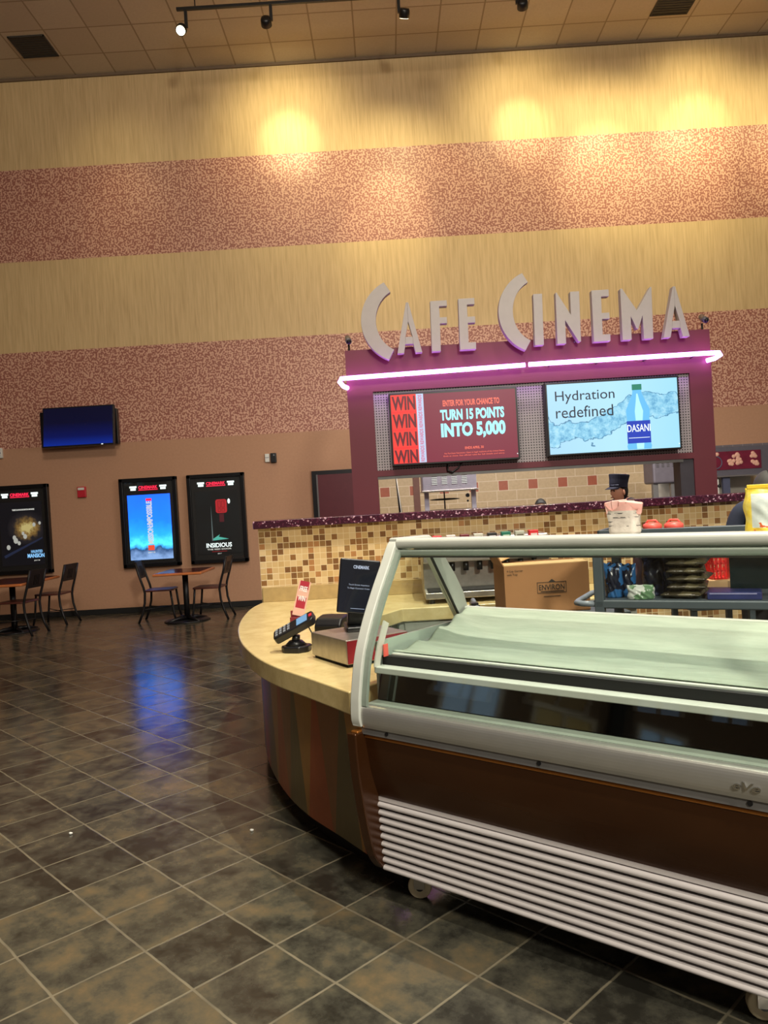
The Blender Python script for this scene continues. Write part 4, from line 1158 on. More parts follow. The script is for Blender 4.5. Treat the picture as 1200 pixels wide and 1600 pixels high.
# cream edge strip following the end glass, with a small red tag
kk = [i for i, p in enumerate(curve_o) if 0.90 < p[1] < 1.10]; e1, e2 = shift(curve_o, 0.052), shift(curve_o, 0.082)
MB().ribbon(Y([e1[i] for i in kk]), Y([e2[i] for i in kk]), 'x', 0.025, 0.031).build('edge_strip', M['off_white'], ca)
MB().box(0.04, 0.044, 0.005, 0.03, 0.93, 0.975).build('red_tag', M['coral'], ca)
for i, (x, y) in enumerate([(0.075, 0.10), (1.275, 0.10), (0.10, 0.52), (1.40, 0.52)]):
    cs = bpy.data.objects.new('caster', None); col.objects.link(cs); cs.parent = ca; cs.location = (x, y, 0); cs.rotation_euler = (0, 0, 0.5)
    b = MB(); b.tube([(0, -0.016, 0.045), (0, 0.016, 0.045)], 0.045, 24); b.build('wheel', M['caster'], cs, bevel=0.006)
    MB().tube([(0, -0.018, 0.045), (0, 0.018, 0.045)], 0.016, 12).build('hub', M['black'], cs)
    b = MB(); b.box(-0.02, 0.02, -0.024, -0.019, 0.04, 0.11); b.box(-0.02, 0.02, 0.019, 0.024, 0.04, 0.11); b.box(-0.025, 0.025, -0.025, 0.025, 0.108, 0.13); b.build('fork', M['steel'], cs)

# white cloth lining the tub
NX, NY_ = 120, 36
b = MB(); vs = []
for i in range(NX + 1):
    for j in range(NY_ + 1):
        s = 0.035 + (LN - 0.07) * i / NX; v_ = j / NY_
        pr_ = [(0.0, 0.066, 0.938), (0.12, 0.10, 0.926), (0.45, 0.30, 0.932), (0.72, 0.46, 0.968), (1.0, 0.586, 1.028)]
        for (a0, y0, z0), (a1, y1, z1) in zip(pr_, pr_[1:]):
            if a0 <= v_ <= a1 + 1e-9:
                q = (v_ - a0) / (a1 - a0); y = y0 + (y1 - y0) * q; z = z0 + (z1 - z0) * q; break
        z += 0.0035 * math.sin(23 * v_ + 3 * math.sin(2.2 * s)) * math.sin(PI * v_) + 0.003 * math.sin(9 * s + 12 * v_) * math.sin(PI * v_)
        for e in (s - 0.035, LN - 0.035 - s):
            k = math.exp(-(e / 0.11) ** 2) * math.sin(PI * min(1, v_ * 1.02)) ** 0.6
            z += k * (0.022 + 0.012 * math.sin(26 * v_ + 18 * e)) * (0.3 + v_)
            y += 0.008 * k * math.sin(40 * e)
        vs.append((s, y, z))
fs = [(i * (NY_ + 1) + j, (i + 1) * (NY_ + 1) + j, (i + 1) * (NY_ + 1) + j + 1, i * (NY_ + 1) + j + 1) for i in range(NX) for j in range(NY_)]
b.add(vs, fs)
cl = b.build('lining_cloth', M['cloth'], None, smooth=True, loc=(-0.086, 2.867, 0.004), rot=(0, 0, CA))
so_ = cl.modifiers.new('solid', 'SOLIDIFY'); so_.thickness = 0.003
tag(cl, 'creased white cloth lining the empty tub of the display case', 'cloth')

# ------------------------------------------------------------------ behind the case
# soda dispenser on the back counter, with a row of coloured valve tags
sd = thing('soda_dispenser', 'stainless soda dispenser on the back counter with coloured flavour tags', 'drink dispenser', (0.62, 5.10, 0.84))
set_back(sd)
b = MB(); b.box(-0.42, 0.42, -0.02, 0.30, 0.03, 0.40); b.build('housing', M['steel'], sd, bevel=0.008)
MB().box(-0.42, 0.42, -0.24, -0.02, 0.03, 0.07).build('drip_tray', M['steel'], sd, bevel=0.004)
MB().box(-0.40, 0.40, -0.22, -0.04, 0.07, 0.078).build('drip_grate', M['black_matte'], sd)
MB().box(-0.42, 0.42, -0.13, -0.02, 0.25, 0.385).build('valve_hood', M['steel'], sd, bevel=0.008)
b = MB()
for x in (-.38, .38):
    for y in (-.2, .26): b.cyl((x, y, 0), (x, y, 0.03), 0.02, 10)
b.build('foot', M['black'], sd)
tags = [(210, 48, 56), (226, 214, 208), (112, 36, 44), (206, 204, 190), (34, 34, 34), (34, 116, 92), (190, 192, 176), (220, 44, 50)]
marks = [(170, 30, 40), (200, 80, 90), (150, 60, 64), (70, 80, 60), (220, 220, 220), (200, 220, 200), (110, 104, 90), (236, 220, 214)]
for k in range(8):
    x = -0.318 + k * 0.0895
    vtag = MB().box(x - 0.030, x + 0.030, -0.115, -0.055, 0.385, 0.425 + 0.0030 * (k > 4)).build('flavour_tag', plain('tag_colour', tags[k], 0.4), sd, bevel=0.004)
    MB().box(x - 0.020, x + 0.022, -0.1165, -0.114, 0.392, 0.408).build('tag_mark', plain('tag_mark', marks[k], 0.4), vtag)
    b = MB(); b.cyl((x, -0.08, 0.19), (x, -0.08, 0.25), 0.018, 12); b.build('nozzle', M['black'], sd, True)

# cardboard box (with a printed name) on a trolley
bxr = math.radians(-2)
bo = thing('cardboard_box', 'brown cardboard carton printed ENVIRON with a flap open', 'box', (0.615, 4.25, 0.84), math.radians(3.5))
bw, bd_, bh = 0.475, 0.30, 0.268
b = MB(); tk = 0.006
b.box(0, bw, 0, tk, 0, bh); b.box(0, bw, bd_ - tk, bd_, 0, bh); b.box(0, tk, tk, bd_ - tk, 0, bh); b.box(bw - tk, bw, tk, bd_ - tk, 0, bh); b.box(0, bw, 0, bd_, 0, tk)
b.build('carton', M['card'], bo)
MB().box(0.0, bw, 0.0, bd_ * 0.55, bh, bh + 0.005).build('flap', M['card_flap'], bo, rot=(0, 0, 0))
MB().box(-0.12, 0.0, 0.0, bd_, -0.003, 0.003).build('flap', M['card'], bo, loc=(0, 0, bh), rot=(0, math.radians(62), 0))
MB().box(0, 0.20, 0.17, bd_, -0.003, 0.003).build('flap', M['card_flap'], bo, loc=(0, 0, bh + 0.01), rot=(0, math.radians(-20), 0))
text_obj('box_lettering', 'ENVIRON', 0.19, 0.335, 0.125, 0.155, -0.0005, M['ink'], bo, 0.001, 0.01)
b = MB()
for a in ((0.18, 0.345, 0.108, 0.111), (0.18, 0.345, 0.166, 0.169), (0.18, 0.183, 0.108, 0.169), (0.342, 0.345, 0.108, 0.169), (0.20, 0.33, 0.115, 0.119), (0.215, 0.31, 0.088, 0.091)): b.box(a[0], a[1], -0.0012, 0, a[2], a[3])
b.prism([(0.245, 0.169), (0.285, 0.169), (0.265, 0.185)], 'y', -0.0012, 0)
b.build('box_print', M['ink'], bo)
text_obj('box_lettering', '4 Cup Carrier', 0.015, 0.105, 0.232, 0.246, -0.0005, M['ink'], bo, 0.001)
text_obj('box_lettering', 'with Tray', 0.015, 0.075, 0.212, 0.226, -0.0005, M['ink'], bo, 0.001)
hc = thing('hand_cart', 'grey-handled trolley carrying the brown cardboard carton', 'trolley', (0.85, 4.40, 0), math.radians(3.5))
MB().box(-0.42, 0.42, -0.25, 0.25, 0.80, 0.838).build('deck', M['grey_plastic'], hc, bevel=0.01)
b = MB()
for x in (-.38, .38):
    for y in (-.21, .21): b.box(x - .02, x + .02, y - .02, y + .02, 0.10, 0.80)
b.build('post', M['grey_plastic'], hc)
MB().box(-0.42, 0.42, -0.25, 0.25, 0.16, 0.20).build('lower_deck', M['grey_plastic'], hc, bevel=0.01)
for x in (-.38, .38):
    for y in (-.21, .21): MB().tube([(x, y - .015, 0.05), (x, y + .015, 0.05)], 0.05, 18).build('wheel', M['rubber'], hc)
MB().tube([(-0.30, -0.25, 0.86), (-0.36, -0.26, 0.86), (-0.40, -0.26, 0.87), (-0.42, -0.24, 0.90), (-0.42, -0.10, 0.93)], 0.014, 10).build('handle', M['grey_pipe'], hc, True)
b = MB(); b.tube([(-0.46, -0.20, 0.895), (-0.40, -0.20, 0.895)], 0.022, 12); b.box(-0.45, -0.41, -0.22, -0.16, 0.84, 0.93); b.build('grip', M['black'], hc)

# grey utility cart with merchandise
CU = math.radians(-27)
uc = thing('utility_cart', 'dark grey utility cart loaded with bags behind the display case', 'cart', (0.94, 3.62, 0), CU)
Lc, Wc = 1.05, 0.50
MB().box(0, Lc, 0, Wc, 0.945, 0.985).build('shelf', M['grey_plastic'], uc, bevel=0.008)
MB().box(0, Lc, 0, Wc, 0.25, 0.29).build('shelf', M['grey_plastic'], uc, bevel=0.008)
b = MB(); b.box(0.03, Lc, 0.0, Wc, 1.27, 1.283)
b.box(0.03, Lc, 0, 0.015, 1.27, 1.312); b.box(0.03, Lc, Wc - .015, Wc, 1.27, 1.290); b.box(0.03, .045, 0, Wc, 1.27, 1.312); b.box(Lc - .015, Lc, 0, Wc, 1.27, 1.312)
b.build('top_tray', M['grey_plastic'], uc, bevel=0.004)
for x, y in ((0.0, 0.0), (0.0, Wc - .05), (Lc - .05, 0.0), (Lc - .05, Wc - .05)):
    MB().box(x, x + .045, y, y + .045, 0.10, 1.272).build('post', M['grey_plastic'], uc, bevel=0.006)
    MB().tube([(x + .022, y + .007, 0.05), (x + .022, y + .037, 0.05)], 0.05, 18).build('wheel', M['rubber'], uc)
MB().tube([(0.0, 0.02, 0.965), (-0.06, 0.02, 0.965), (-0.095, 0.05, 0.965), (-0.10, 0.10, 0.965), (-0.10, 0.40, 0.965), (-0.09, 0.44, 0.965), (-0.06, 0.47, 0.965), (0.0, 0.47, 0.965)], 0.014, 12).build('push_handle', M['grey_pipe'], uc, True)


def C(x, y, z):   # point in the cart frame -> world
    return (0.94 + x * math.cos(CU) - y * math.sin(CU), 3.62 + x * math.sin(CU) + y * math.cos(CU), z)


def bag(name, label, cat, x, y, z, w_, d_, h_, mat, group=None, rz=0.0, seed=1, band=None, squash=0.5):
    """crumpled pillow pack standing at z, in the cart frame"""
    rnd = random.Random(seed)
    ph = [rnd.uniform(0, 6) for _ in range(6)]
    nx, nz = 22, 20; vs = []; fs = []
    for side in (1, -1):
        for i in range(nx + 1):
            for j in range(nz + 1):
                u = i / nx * 2 - 1; v = j / nz
                pillow = max(0.0, (1 - abs(u) ** 2.6)) ** 0.6 * (max(0.0, 1 - abs(2 * v - 0.85 if v > .42 else (0.42 - v) * squash) ** 2.4)) ** 0.7
                wr = 0.10 * math.sin(9 * u + ph[0] + 5 * v) * math.sin(7 * v + ph[1]) + 0.06 * math.sin(19 * v + 11 * u + ph[2])
                th = d_ / 2 * max(0.03, pillow * (1 + wr))
                xx = u * w_ / 2 * (1 - 0.10 * pillow + 0.03 * math.sin(12 * v + ph[3]))
                zz = v * h_ + 0.02 * h_ * math.sin(8 * u + ph[4]) * v
                vs.append((xx + 0.03 * w_ * math.sin(5 * v + ph[5]) * v, -side * th, zz))
    n_ = (nx + 1) * (nz + 1)
    for s_i in (0, 1):
        for i in range(nx):
            for j in range(nz):
                q = [s_i * n_ + i * (nz + 1) + j, s_i * n_ + (i + 1) * (nz + 1) + j, s_i * n_ + (i + 1) * (nz + 1) + j + 1, s_i * n_ + i * (nz + 1) + j + 1]
                fs.append(q if s_i == 0 else q[::-1])
    edge = [i * (nz + 1) for i in range(nx + 1)] + [nx * (nz + 1) + j for j in range(1, nz + 1)] + [i * (nz + 1) + nz for i in range(nx - 1, -1, -1)] + [j for j in range(nz - 1, 0, -1)]
    for a, c in zip(edge, edge[1:] + edge[:1]): fs.append((a, c, c + n_, a + n_))
    b = MB(); b.add(vs, fs)
    p = C(x, y, z)
    o = b.build(name, mat, None, smooth=True, loc=p, rot=(0, 0, CU + rz))
    tag(o, label, cat, group)
    return o


mb_blue = m_bag('bag_blue', [(20, 26, 44), (44, 96, 150), (130, 140, 150)], 7)
mb_navy = m_bag('bag_navy', [(24, 28, 44), (48, 54, 82), (120, 124, 146)], 9)
mb_red = m_bag('bag_red', [(60, 34, 46), (150, 44, 58), (170, 80, 86)], 8)
mb_pink = m_bag('bag_pink', [(190, 170, 190), (214, 150, 160)], 6)
mb_olive = m_bag('bag_olive', [(62, 56, 42), (98, 90, 66), (150, 140, 108)], 12)
mb_white = m_bag('bag_white', [(190, 196, 190), (96, 130, 96), (206, 190, 160)], 11)
SZ = 0.986
G = 'snack bags heaped on the cart shelf'
bag('snack_bag', 'blue snack bag with dark top leaning at the cart post', 'snack bag', 0.075, 0.10, SZ, 0.085, 0.06, 0.165, mb_blue, G, 0.1, 3)
bag('snack_bag', 'second blue and grey snack bag right of the cart post', 'snack bag', 0.13, 0.14, SZ, 0.085, 0.06, 0.155, mb_blue, G, -0.1, 4)
bag('snack_bag', 'white and green snack bag at the front of the shelf', 'snack bag', 0.205, 0.05, SZ, 0.12, 0.06, 0.065, mb_white, G, 0.2, 5)
bag('snack_bag', 'dark navy snack bag standing behind the white bag', 'snack bag', 0.255, 0.20, SZ, 0.13, 0.09, 0.19, mb_navy, G, 0.1, 6)
bag('snack_bag', 'dark navy snack bag left of the olive packets', 'snack bag', 0.345, 0.16, SZ, 0.11, 0.08, 0.18, mb_navy, G, -0.15, 7)
bag('snack_bag', 'dark red topped snack bag at the back of the heap', 'snack bag', 0.31, 0.30, SZ, 0.16, 0.08, 0.245, mb_red, G, 0.0, 8)
bag('snack_bag', 'pale pink edged bag lying over the heap at left', 'snack bag', 0.20, 0.27, SZ, 0.12, 0.05, 0.215, mb_pink, G, 0.3, 9)
for k in range(7):
    wz = SZ + k * 0.036
    p = C(0.40 + 0.006 * ((k * 37) % 5 - 2), 0.17, wz)
    b = MB(); n0 = 14; vs = []; fs = []
    rnd = random.Random(20 + k)
    for sgn in (0, 1):
        for i in range(n0 + 1):
            for j in range(n0 + 1):
                u, v = i / n0 * 2 - 1, j / n0 * 2 - 1
                th = 0.0172 * (max(0, 1 - abs(u) ** 3) * max(0, 1 - abs(v) ** 3)) ** 0.5 * (1 + 0.3 * math.sin(9 * u + k) * math.sin(8 * v + 2 * k)) + 0.0015
                vs.append((u * 0.085, v * 0.13, 0.017 + (th if sgn else -th)))
    m0 = (n0 + 1) ** 2
    for sgn in (0, 1):
        for i in range(n0):
            for j in range(n0): fs.append((sgn * m0 + i * (n0 + 1) + j, sgn * m0 + (i + 1) * (n0 + 1) + j, sgn * m0 + (i + 1) * (n0 + 1) + j + 1, sgn * m0 + i * (n0 + 1) + j + 1))
    edge = [i * (n0 + 1) for i in range(n0 + 1)] + [n0 * (n0 + 1) + j for j in range(1, n0 + 1)] + [i * (n0 + 1) + n0 for i in range(n0 - 1, -1, -1)] + [j for j in range(n0 - 1, 0, -1)]
    for a, c in zip(edge, edge[1:] + edge[:1]): fs.append((a, c, c + m0, a + m0))
    b.add(vs, fs)
    o = b.build('plastic_packet', mb_olive, None, smooth=True, loc=p, rot=(0, 0, CU + 0.05 * ((k * 13) % 5 - 2)))
    names = ['lowest', 'second lowest', 'third from the bottom', 'middle', 'third from the top', 'second from the top', 'topmost']
    tag(o, '%s olive plastic packet of the stack on the cart shelf' % names[k], 'packet', 'olive packets stacked on the cart shelf')
t = thing('flat_box', 'flat dark blue box lying at the front of the cart shelf', 'box', C(0.491, 0.03, SZ), CU + 0.03)
MB().box(0, 0.22, 0, 0.15, 0, 0.032).build('carton', M['blue_card'], t, bevel=0.003)
MB().box(0.215, 0.2205, 0.01, 0.14, 0.004, 0.028).build('end_label', M['red_card'], t)
MB().box(0.01, 0.20, -0.0008, 0, 0.024, 0.029).build('stripe', plain('pale_stripe', (150, 150, 190), 0.4), t)
t = thing('flat_box', 'flat maroon box right of the blue box on the cart shelf', 'box', C(0.745, 0.05, SZ), CU - 0.2)
MB().box(0, 0.15, 0, 0.12, 0, 0.022).build('carton', M['red_card'], t, bevel=0.003)
MB().box(0.01, 0.14, -0.0008, 0, 0.015, 0.019).build('stripe', M['white_ink'], t)
# dark glossy panel standing at the right end of the shelf
t = thing('acrylic_bin', 'dark glossy acrylic bin on the cart shelf beside the red baskets', 'bin', C(0.575, 0.24, SZ), CU + 0.12)
mdk = plain('dark_acrylic', (30, 44, 46), 0.12, var=0.3, scale=5)
MB().box(0, 0.40, 0, 0.18, 0.0, 0.006).build('bin_floor', mdk, t); MB().box(0, 0.40, 0, 0.006, 0.006, 0.23).build('front_pane', mdk, t); MB().box(0, 0.40, 0.174, 0.18, 0.006, 0.23).build('back_pane', mdk, t)
b = MB(); b.box(0, 0.006, 0.006, 0.174, 0.006, 0.23); b.box(0.394, 0.40, 0.006, 0.174, 0.006, 0.23); b.build('end_pane', mdk, t)
MB().box(-0.002, 0.402, -0.004, 0.0, 0.0, 0.02).build('front_lip', M['grey_plastic'], t)

# red baskets on a pale carton beyond the cart
t = thing('tan_carton', 'pale tan carton under the red baskets behind the cart', 'box', (1.82, 4.40, 0.84), 0.0)
MB().box(-0.10, 0.10, -0.10, 0.14, 0, 0.12).build('carton', M['tan_box'], t, bevel=0.003)
MB().box(-0.02, 0.05, -0.10, 0.14, 0.12, 0.1205).build('tape', M['card'], t)
sb = thing('side_table', 'low grey stand carrying the tan carton behind the cart', 'stand', (1.82, 4.40, 0), 0.0)
MB().box(-0.18, 0.20, -0.14, 0.20, 0.80, 0.839).build('table_top', M['grey_plastic'], sb, bevel=0.004)
for x in (-.16, .16):
    for y in (-.12, .17): MB().box(x - .015, x + .015, y - .015, y + .015, 0, 0.80).build('leg', M['grey_plastic'], sb)


def basket(loc, rz, label):
    t = thing('red_basket', label, 'basket', loc, rz, 'red baskets on the tan carton')
    w1, w0, d1, d0, h = 0.062, 0.052, 0.06, 0.05, 0.13
    b = MB(); tk = 0.004
    # four slotted walls
    for side in range(4):
        R = Matrix.Rotation(side * PI / 2, 3, 'Z')
        bars = []
        for k in range(6):
            u = -1 + k * 0.4; bars.append((u - 0.09, u + 0.09, 0.0, 1.0))
        for z in (0.0, 0.33, 0.66, 0.92): bars.append((-1, 1, z, z + 0.08))
        for u0, u1, z0, z1 in bars:
            vs = []
            for dd in (0, tk):
                for u in (max(-1, u0), min(1, u1)):
                    for z in (z0, z1):
                        wz = w0 + (w1 - w0) * z
                        vs.append(R @ Vector((u * wz, -(wz - dd), z * h)))
            b.add(vs, [(0, 1, 3, 2), (4, 6, 7, 5), (0, 4, 5, 1), (2, 3, 7, 6), (0, 2, 6, 4), (1, 5, 7, 3)])
    b.box(-w0, w0, -w0, w0, 0, 0.004)
    b.build('basket_body', M['red_plastic'], t)
    b = MB()
    for side in range(4):
        R = Matrix.Rotation(side * PI / 2, 3, 'Z')
        vs = [R @ Vector((x, y, z)) for x in (-w1 - .006, w1 + .006) for y in (-w1 - .006, -w1 + .004) for z in (h - .002, h + .010)]
        b.add(vs, [(0, 1, 3, 2), (4, 6, 7, 5), (0, 4, 5, 1), (2, 3, 7, 6), (0, 2, 6, 4), (1, 5, 7, 3)])
    b.build('rim', M['red_plastic'], t)
    return t
basket((1.848, 4.37, 0.961), 0.05, 'nearest red slotted basket on the tan carton')
basket((1.765, 4.46, 0.961), 0.2, 'left red slotted basket half hidden by packets')
basket((1.80, 4.46, 1.105), -0.1, 'topmost red slotted basket of the pile')

# things standing on the case top and on the cart's top tray
def rings_bag(name, label, cat, loc, rz, prof, mat, group=None, seg=28, flat=0.55, seed=2):
    """paper pack: elliptical rings (half width, z) with creases"""
    rnd = random.Random(seed); ph = [rnd.uniform(0, 6) for _ in range(4)]
    b = MB(); vs = []; fs = []
    for i, (r, z) in enumerate(prof):
        for k in range(seg):
            a = 2 * PI * k / seg
            cr = 1 + 0.05 * math.sin(5 * a + ph[0] + z * 30) + 0.03 * math.sin(11 * a + ph[1])
            ex = 0.6 if i < len(prof) - 2 else 0.9
            sx = abs(math.cos(a)) ** ex * (1 if math.cos(a) > 0 else -1); sy = abs(math.sin(a)) ** 0.8 * (1 if math.sin(a) > 0 else -1)
            top = 0.012 * math.sin(4 * a + ph[2]) if i >= len(prof) - 1 else 0
            vs.append((r * cr * sx, r * flat * cr * sy, z + top))
    for i in range(len(prof) - 1):
        for k in range(seg):
            k2 = (k + 1) % seg; fs.append((i * seg + k, i * seg + k2, (i + 1) * seg + k2, (i + 1) * seg + k))
    fs.append(list(range(seg))[::-1])
    b.add(vs, fs)
    t = thing(name, label, cat, loc, rz, group)
    b.build('pack', mat, t, smooth=True)
    return t


pb_m = NT('napkin_pack'); v_ = pb_m.obj(); s_ = pb_m.sep(v_)
n_ = pb_m.noise(v_, 22, 4, 0.6)
pale = pb_m.ramp(n_, [(0.35, lin((196, 184, 174))), (0.65, lin((226, 216, 206)))])
pk = pb_m.math('GREATER_THAN', s_[2], 0.080)
ln = pb_m.math('MULTIPLY', pb_m.math('LESS_THAN', pb_m.math('FRACT', pb_m.math('MULTIPLY', s_[2], 72.0)), 0.28), pb_m.math('GREATER_THAN', pb_m.noise(pb_m.mapping(v_, scale=(1, 1, 3)), 30, 2), 0.56))
cc = pb_m.mix(pk, pale, lin((232, 176, 166))); cc = pb_m.mix(pb_m.math('MULTIPLY', ln, pb_m.math('SUBTRACT', 1.0, pk)), cc, lin((96, 90, 88)))
pb_m.base(cc); pb_m.set(0.6); pb_m.bump(n_, 0.4, 0.01)
def CT(s_, y_): return (-0.086 + s_ * math.cos(CA) - y_ * math.sin(CA), 2.867 + s_ * math.sin(CA) + y_ * math.cos(CA), 1.348)
pkg = rings_bag('paper_pack', 'crumpled white pack with pink top standing on the display case', 'pack', CT(0.862, 0.31), CA,
                [(0.048, 0.0), (0.052, 0.012), (0.050, 0.04), (0.053, 0.07), (0.055, 0.083), (0.060, 0.094)], pb_m.m, flat=0.5)
pb2 = NT('pink_napkins'); pb2.base(pb2.ramp(pb2.noise(pb2.obj(), 20, 3), [(0.3, lin((228, 160, 150))), (0.7, lin((240, 196, 186)))])); pb2.set(0.7)
b = MB()
for k in range(4): b.box(-0.056 + 0.022 * k, -0.015 + 0.026 * k, -0.018, 0.018, 0.07, 0.116 - 0.004 * abs(k - 1), rot=(0.05 * (k - 1), 0.12 * (k - 1.5), 0.1 * k))
b.build('napkin', pb2.m, pkg, bevel=0.004)

ye_m = NT('yellow_pack'); v_ = ye_m.obj(); s_ = ye_m.sep(v_)
n_ = ye_m.noise(v_, 26, 4, 0.6)
yl = ye_m.ramp(n_, [(0.30, lin((212, 170, 40))), (0.5, lin((236, 208, 70))), (0.72, lin((246, 232, 140)))])
win = ye_m.math('MULTIPLY', ye_m.math('LESS_THAN', ye_m.math('ABSOLUTE', ye_m.math('ADD', s_[0], 0.038)), 0.024), ye_m.math('LESS_THAN', ye_m.math('ABSOLUTE', ye_m.math('SUBTRACT', s_[2], 0.065)), 0.050))
cc = ye_m.mix(win, yl, ye_m.mix(n_, lin((170, 186, 186)), lin((232, 236, 226))))
rd_ = ye_m.math('MULTIPLY', ye_m.math('LESS_THAN', s_[2], 0.035), ye_m.math('GREATER_THAN', ye_m.noise(v_, 40, 2), 0.60))
ye_m.base(ye_m.mix(rd_, cc, lin((208, 96, 50)))); ye_m.set(0.28); ye_m.bump(n_, 0.3, 0.008)
yb = thing('candy_bag', 'yellow candy bag with a clear window at the right picture edge', 'candy bag', CT(1.325, 0.30), CA + 0.25)
o = bag('bag_body', '', '', 0, 0, 0, 0.16, 0.06, 0.135, ye_m.m, None, 0, 12)
for k in ('label', 'category'):
    if k in o: del o[k]
o.parent = yb; o.location = (0, 0, 0); o.rotation_euler = (0, 0, 0)
b = MB(); b.box(-0.072, 0.072, -0.003, 0.003, 0.130, 0.142); b.build('top_seal', plain('seal_yellow', (240, 206, 60), 0.35), yb, bevel=0.002)

# coral lids on the tray
for x, y, rx, lb in ((0.235, 0.30, 0.045, 'left coral plastic lid on the top tray of the cart'), (0.335, 0.30, 0.045, 'right coral plastic lid on the top tray of the cart')):
    t = thing('coral_lid', lb, 'lid', C(x, y, 1.284), CU, 'coral lids on the tray')
    MB().lathe([(rx, 0.0), (rx, 0.025), (rx * 0.95, 0.034), (rx * 0.6, 0.042), (0.001, 0.044)], seg=24).build('dome', M['coral'], t, True)
    b = MB(); b.tube([(-rx * .7, 0, 0.036), (-rx * .4, 0, 0.053), (rx * .4, 0, 0.053), (rx * .7, 0, 0.036)], 0.005, 8); b.build('lid_handle', M['coral'], t, True)


# ------------------------------------------------------------------ service area behind the portal
# stainless toaster oven with a slotted hood
ov = thing('stainless_warmer', 'stainless warmer with four slotted vents behind the ledge', 'food warmer', (0.685, 8.5, 0))
b = MB(); b.box(-0.30, 0.30, 0, 0.45, 1.60, 1.79); b.build('hood', M['steel_lilac'], ov, bevel=0.012)
b = MB()
for gx in (-0.165, -0.055, 0.055, 0.165):
    for k in range(6): b.box(gx - 0.03, gx + 0.03, -0.004, 0.0, 1.668 + k * 0.018, 1.676 + k * 0.018)
b.build('vent_slot', E_pale, ov)
b = MB(); b.box(-0.31, 0.31, -0.03, 0.45, 1.585, 1.602); b.build('hood_lip', M['steel'], ov, bevel=0.003)
for x in (-0.285, 0.235): MB().box(x, x + 0.05, 0, 0.05, 0.92, 1.585).build('post', M['steel_lilac'], ov)
MB().box(-0.30, 0.30, 0, 0.45, 0.88, 0.92).build('base_plate', M['steel'], ov)
MB().box(-0.235, 0.235, 0.05, 0.42, 1.37, 1.385).build('inner_shelf', M['black_matte'], ov)
b = MB(); b.cyl((-0.05, 0.2, 1.585), (-0.05, 0.2, 1.39), 0.008, 8); b.ball((-0.05, 0.15, 1.5), (0.17, 0.05, 0.012)); b.build('stirring_paddle', M['black'], ov)
b = MB(); b.cyl((0.19, 0.0, 1.53), (0.19, -0.03, 1.53), 0.022, 14); b.cyl((0.19, 0.0, 1.47), (0.19, -0.02, 1.47), 0.012, 12); b.build('knob', M['black'], ov)
MB().box(-0.30, 0.30, 0.0, 0.45, 0.0, 0.88).build('cabinet', M['steel'], ov)

t = thing('leaning_pole', 'thin black pole standing left of the stainless warmer', 'pole', (0.125, 8.6, 0))
MB().tube([(0.03, 0, 0.0), (0.02, 0, 1.2), (-0.03, 0, 1.80)], [0.03, 0.026, 0.006], 10).build('shaft', M['black'], t, True)
MB().tube([(0.012, -0.03, 1.38), (-0.022, -0.012, 1.76)], 0.006, 8).build('pale_edge', M['off_white'], t)

# popcorn machine at the right, with a poster panel on its hood
pm = thing('popcorn_machine', 'grey popcorn machine with a maroon popcorn panel behind the column', 'popcorn machine', (4.83, 11.2, 0))
b = MB(); b.box(-0.72, 0.75, 0, 0.70, 1.60, 2.02); b.build('hood', plain('hood_grey', (104, 100, 110), 0.4, 0.3), pm, bevel=0.01)
p1 = MB().box(-0.18, 0.60, -0.012, 0.0, 1.69, 1.955).build('poster_panel', plain('popcorn_maroon', (110, 24, 50), 0.35, var=0.25, scale=6), pm)
rnd = random.Random(5); m_pp = plain('popcorn_pink', (226, 172, 150), 0.6)
for cx_, cz_ in ((0.24, 1.88), (0.50, 1.885), (0.17, 1.79), (0.28, 1.80), (0.51, 1.78), (-0.05, 1.90)):
    b = MB()
    for k in range(6): b.ball((cx_ + rnd.uniform(-.035, .035), -0.012, cz_ + rnd.uniform(-.03, .03)), (0.03, 0.01, 0.028), 10, 6)
    b.build('popcorn_picture', m_pp, p1, True)
b = MB(); b.tube([(-0.06 + 0.09 * math.cos(a), -0.014, 1.80 + 0.09 * math.sin(a)) for a in [i * PI / 10 - PI / 2 for i in range(21)]], 0.008, 6); b.build('ring_picture', plain('ring_grey', (90, 90, 110), 0.5), p1)
MB().box(-0.75, 0.78, -0.06, 0.0, 1.585, 1.605).build('chrome_ledge', M['chrome'], pm)
for x in (-0.70, -0.30, 0.04, 0.66): MB().box(x, x + (0.10 if x != 0.66 else 0.06), 0, 0.06, 0.9, 1.585).build('post', plain('post_blue_grey', (84, 88, 112), 0.4), pm)
MB().box(-0.70, 0.72, 0.60, 0.66, 0.9, 1.585).build('back_panel', M['off_white'], pm)
MB().box(-0.72, 0.75, 0, 0.70, 0.0, 0.9).build('cabinet', M['steel'], pm)
MB().box(-0.17, -0.03, -0.02, 0.02, 1.34, 1.56).build('control_plate', M['white'], pm, bevel=0.004)
MB().ball((-0.03, -0.02, 1.46), 0.025).build('knob', M['black'], pm, True)
hd_ = thing('ventilation_box', 'grey slotted vent box on posts left of the popcorn machine', 'vent box', (3.72, 10.3, 0))
b = MB(); b.box(-0.17, 0.16, 0, 0.4, 1.54, 1.92); b.build('housing', plain('vent_box_grey', (112, 106, 116), 0.45, 0.3), hd_, bevel=0.03)
b = MB()
for gx in (-0.10, -0.03, 0.04, 0.11):
    for k in range(5): b.box(gx - 0.02, gx + 0.015, -0.004, 0, 1.76 + k * 0.022, 1.768 + k * 0.022)
b.build('vent_slot', M['vent'], hd_)
for x in (-0.16, 0.08): MB().box(x, x + 0.07, 0.05, 0.12, 0, 1.54).build('post', M['alu_dark'], hd_)


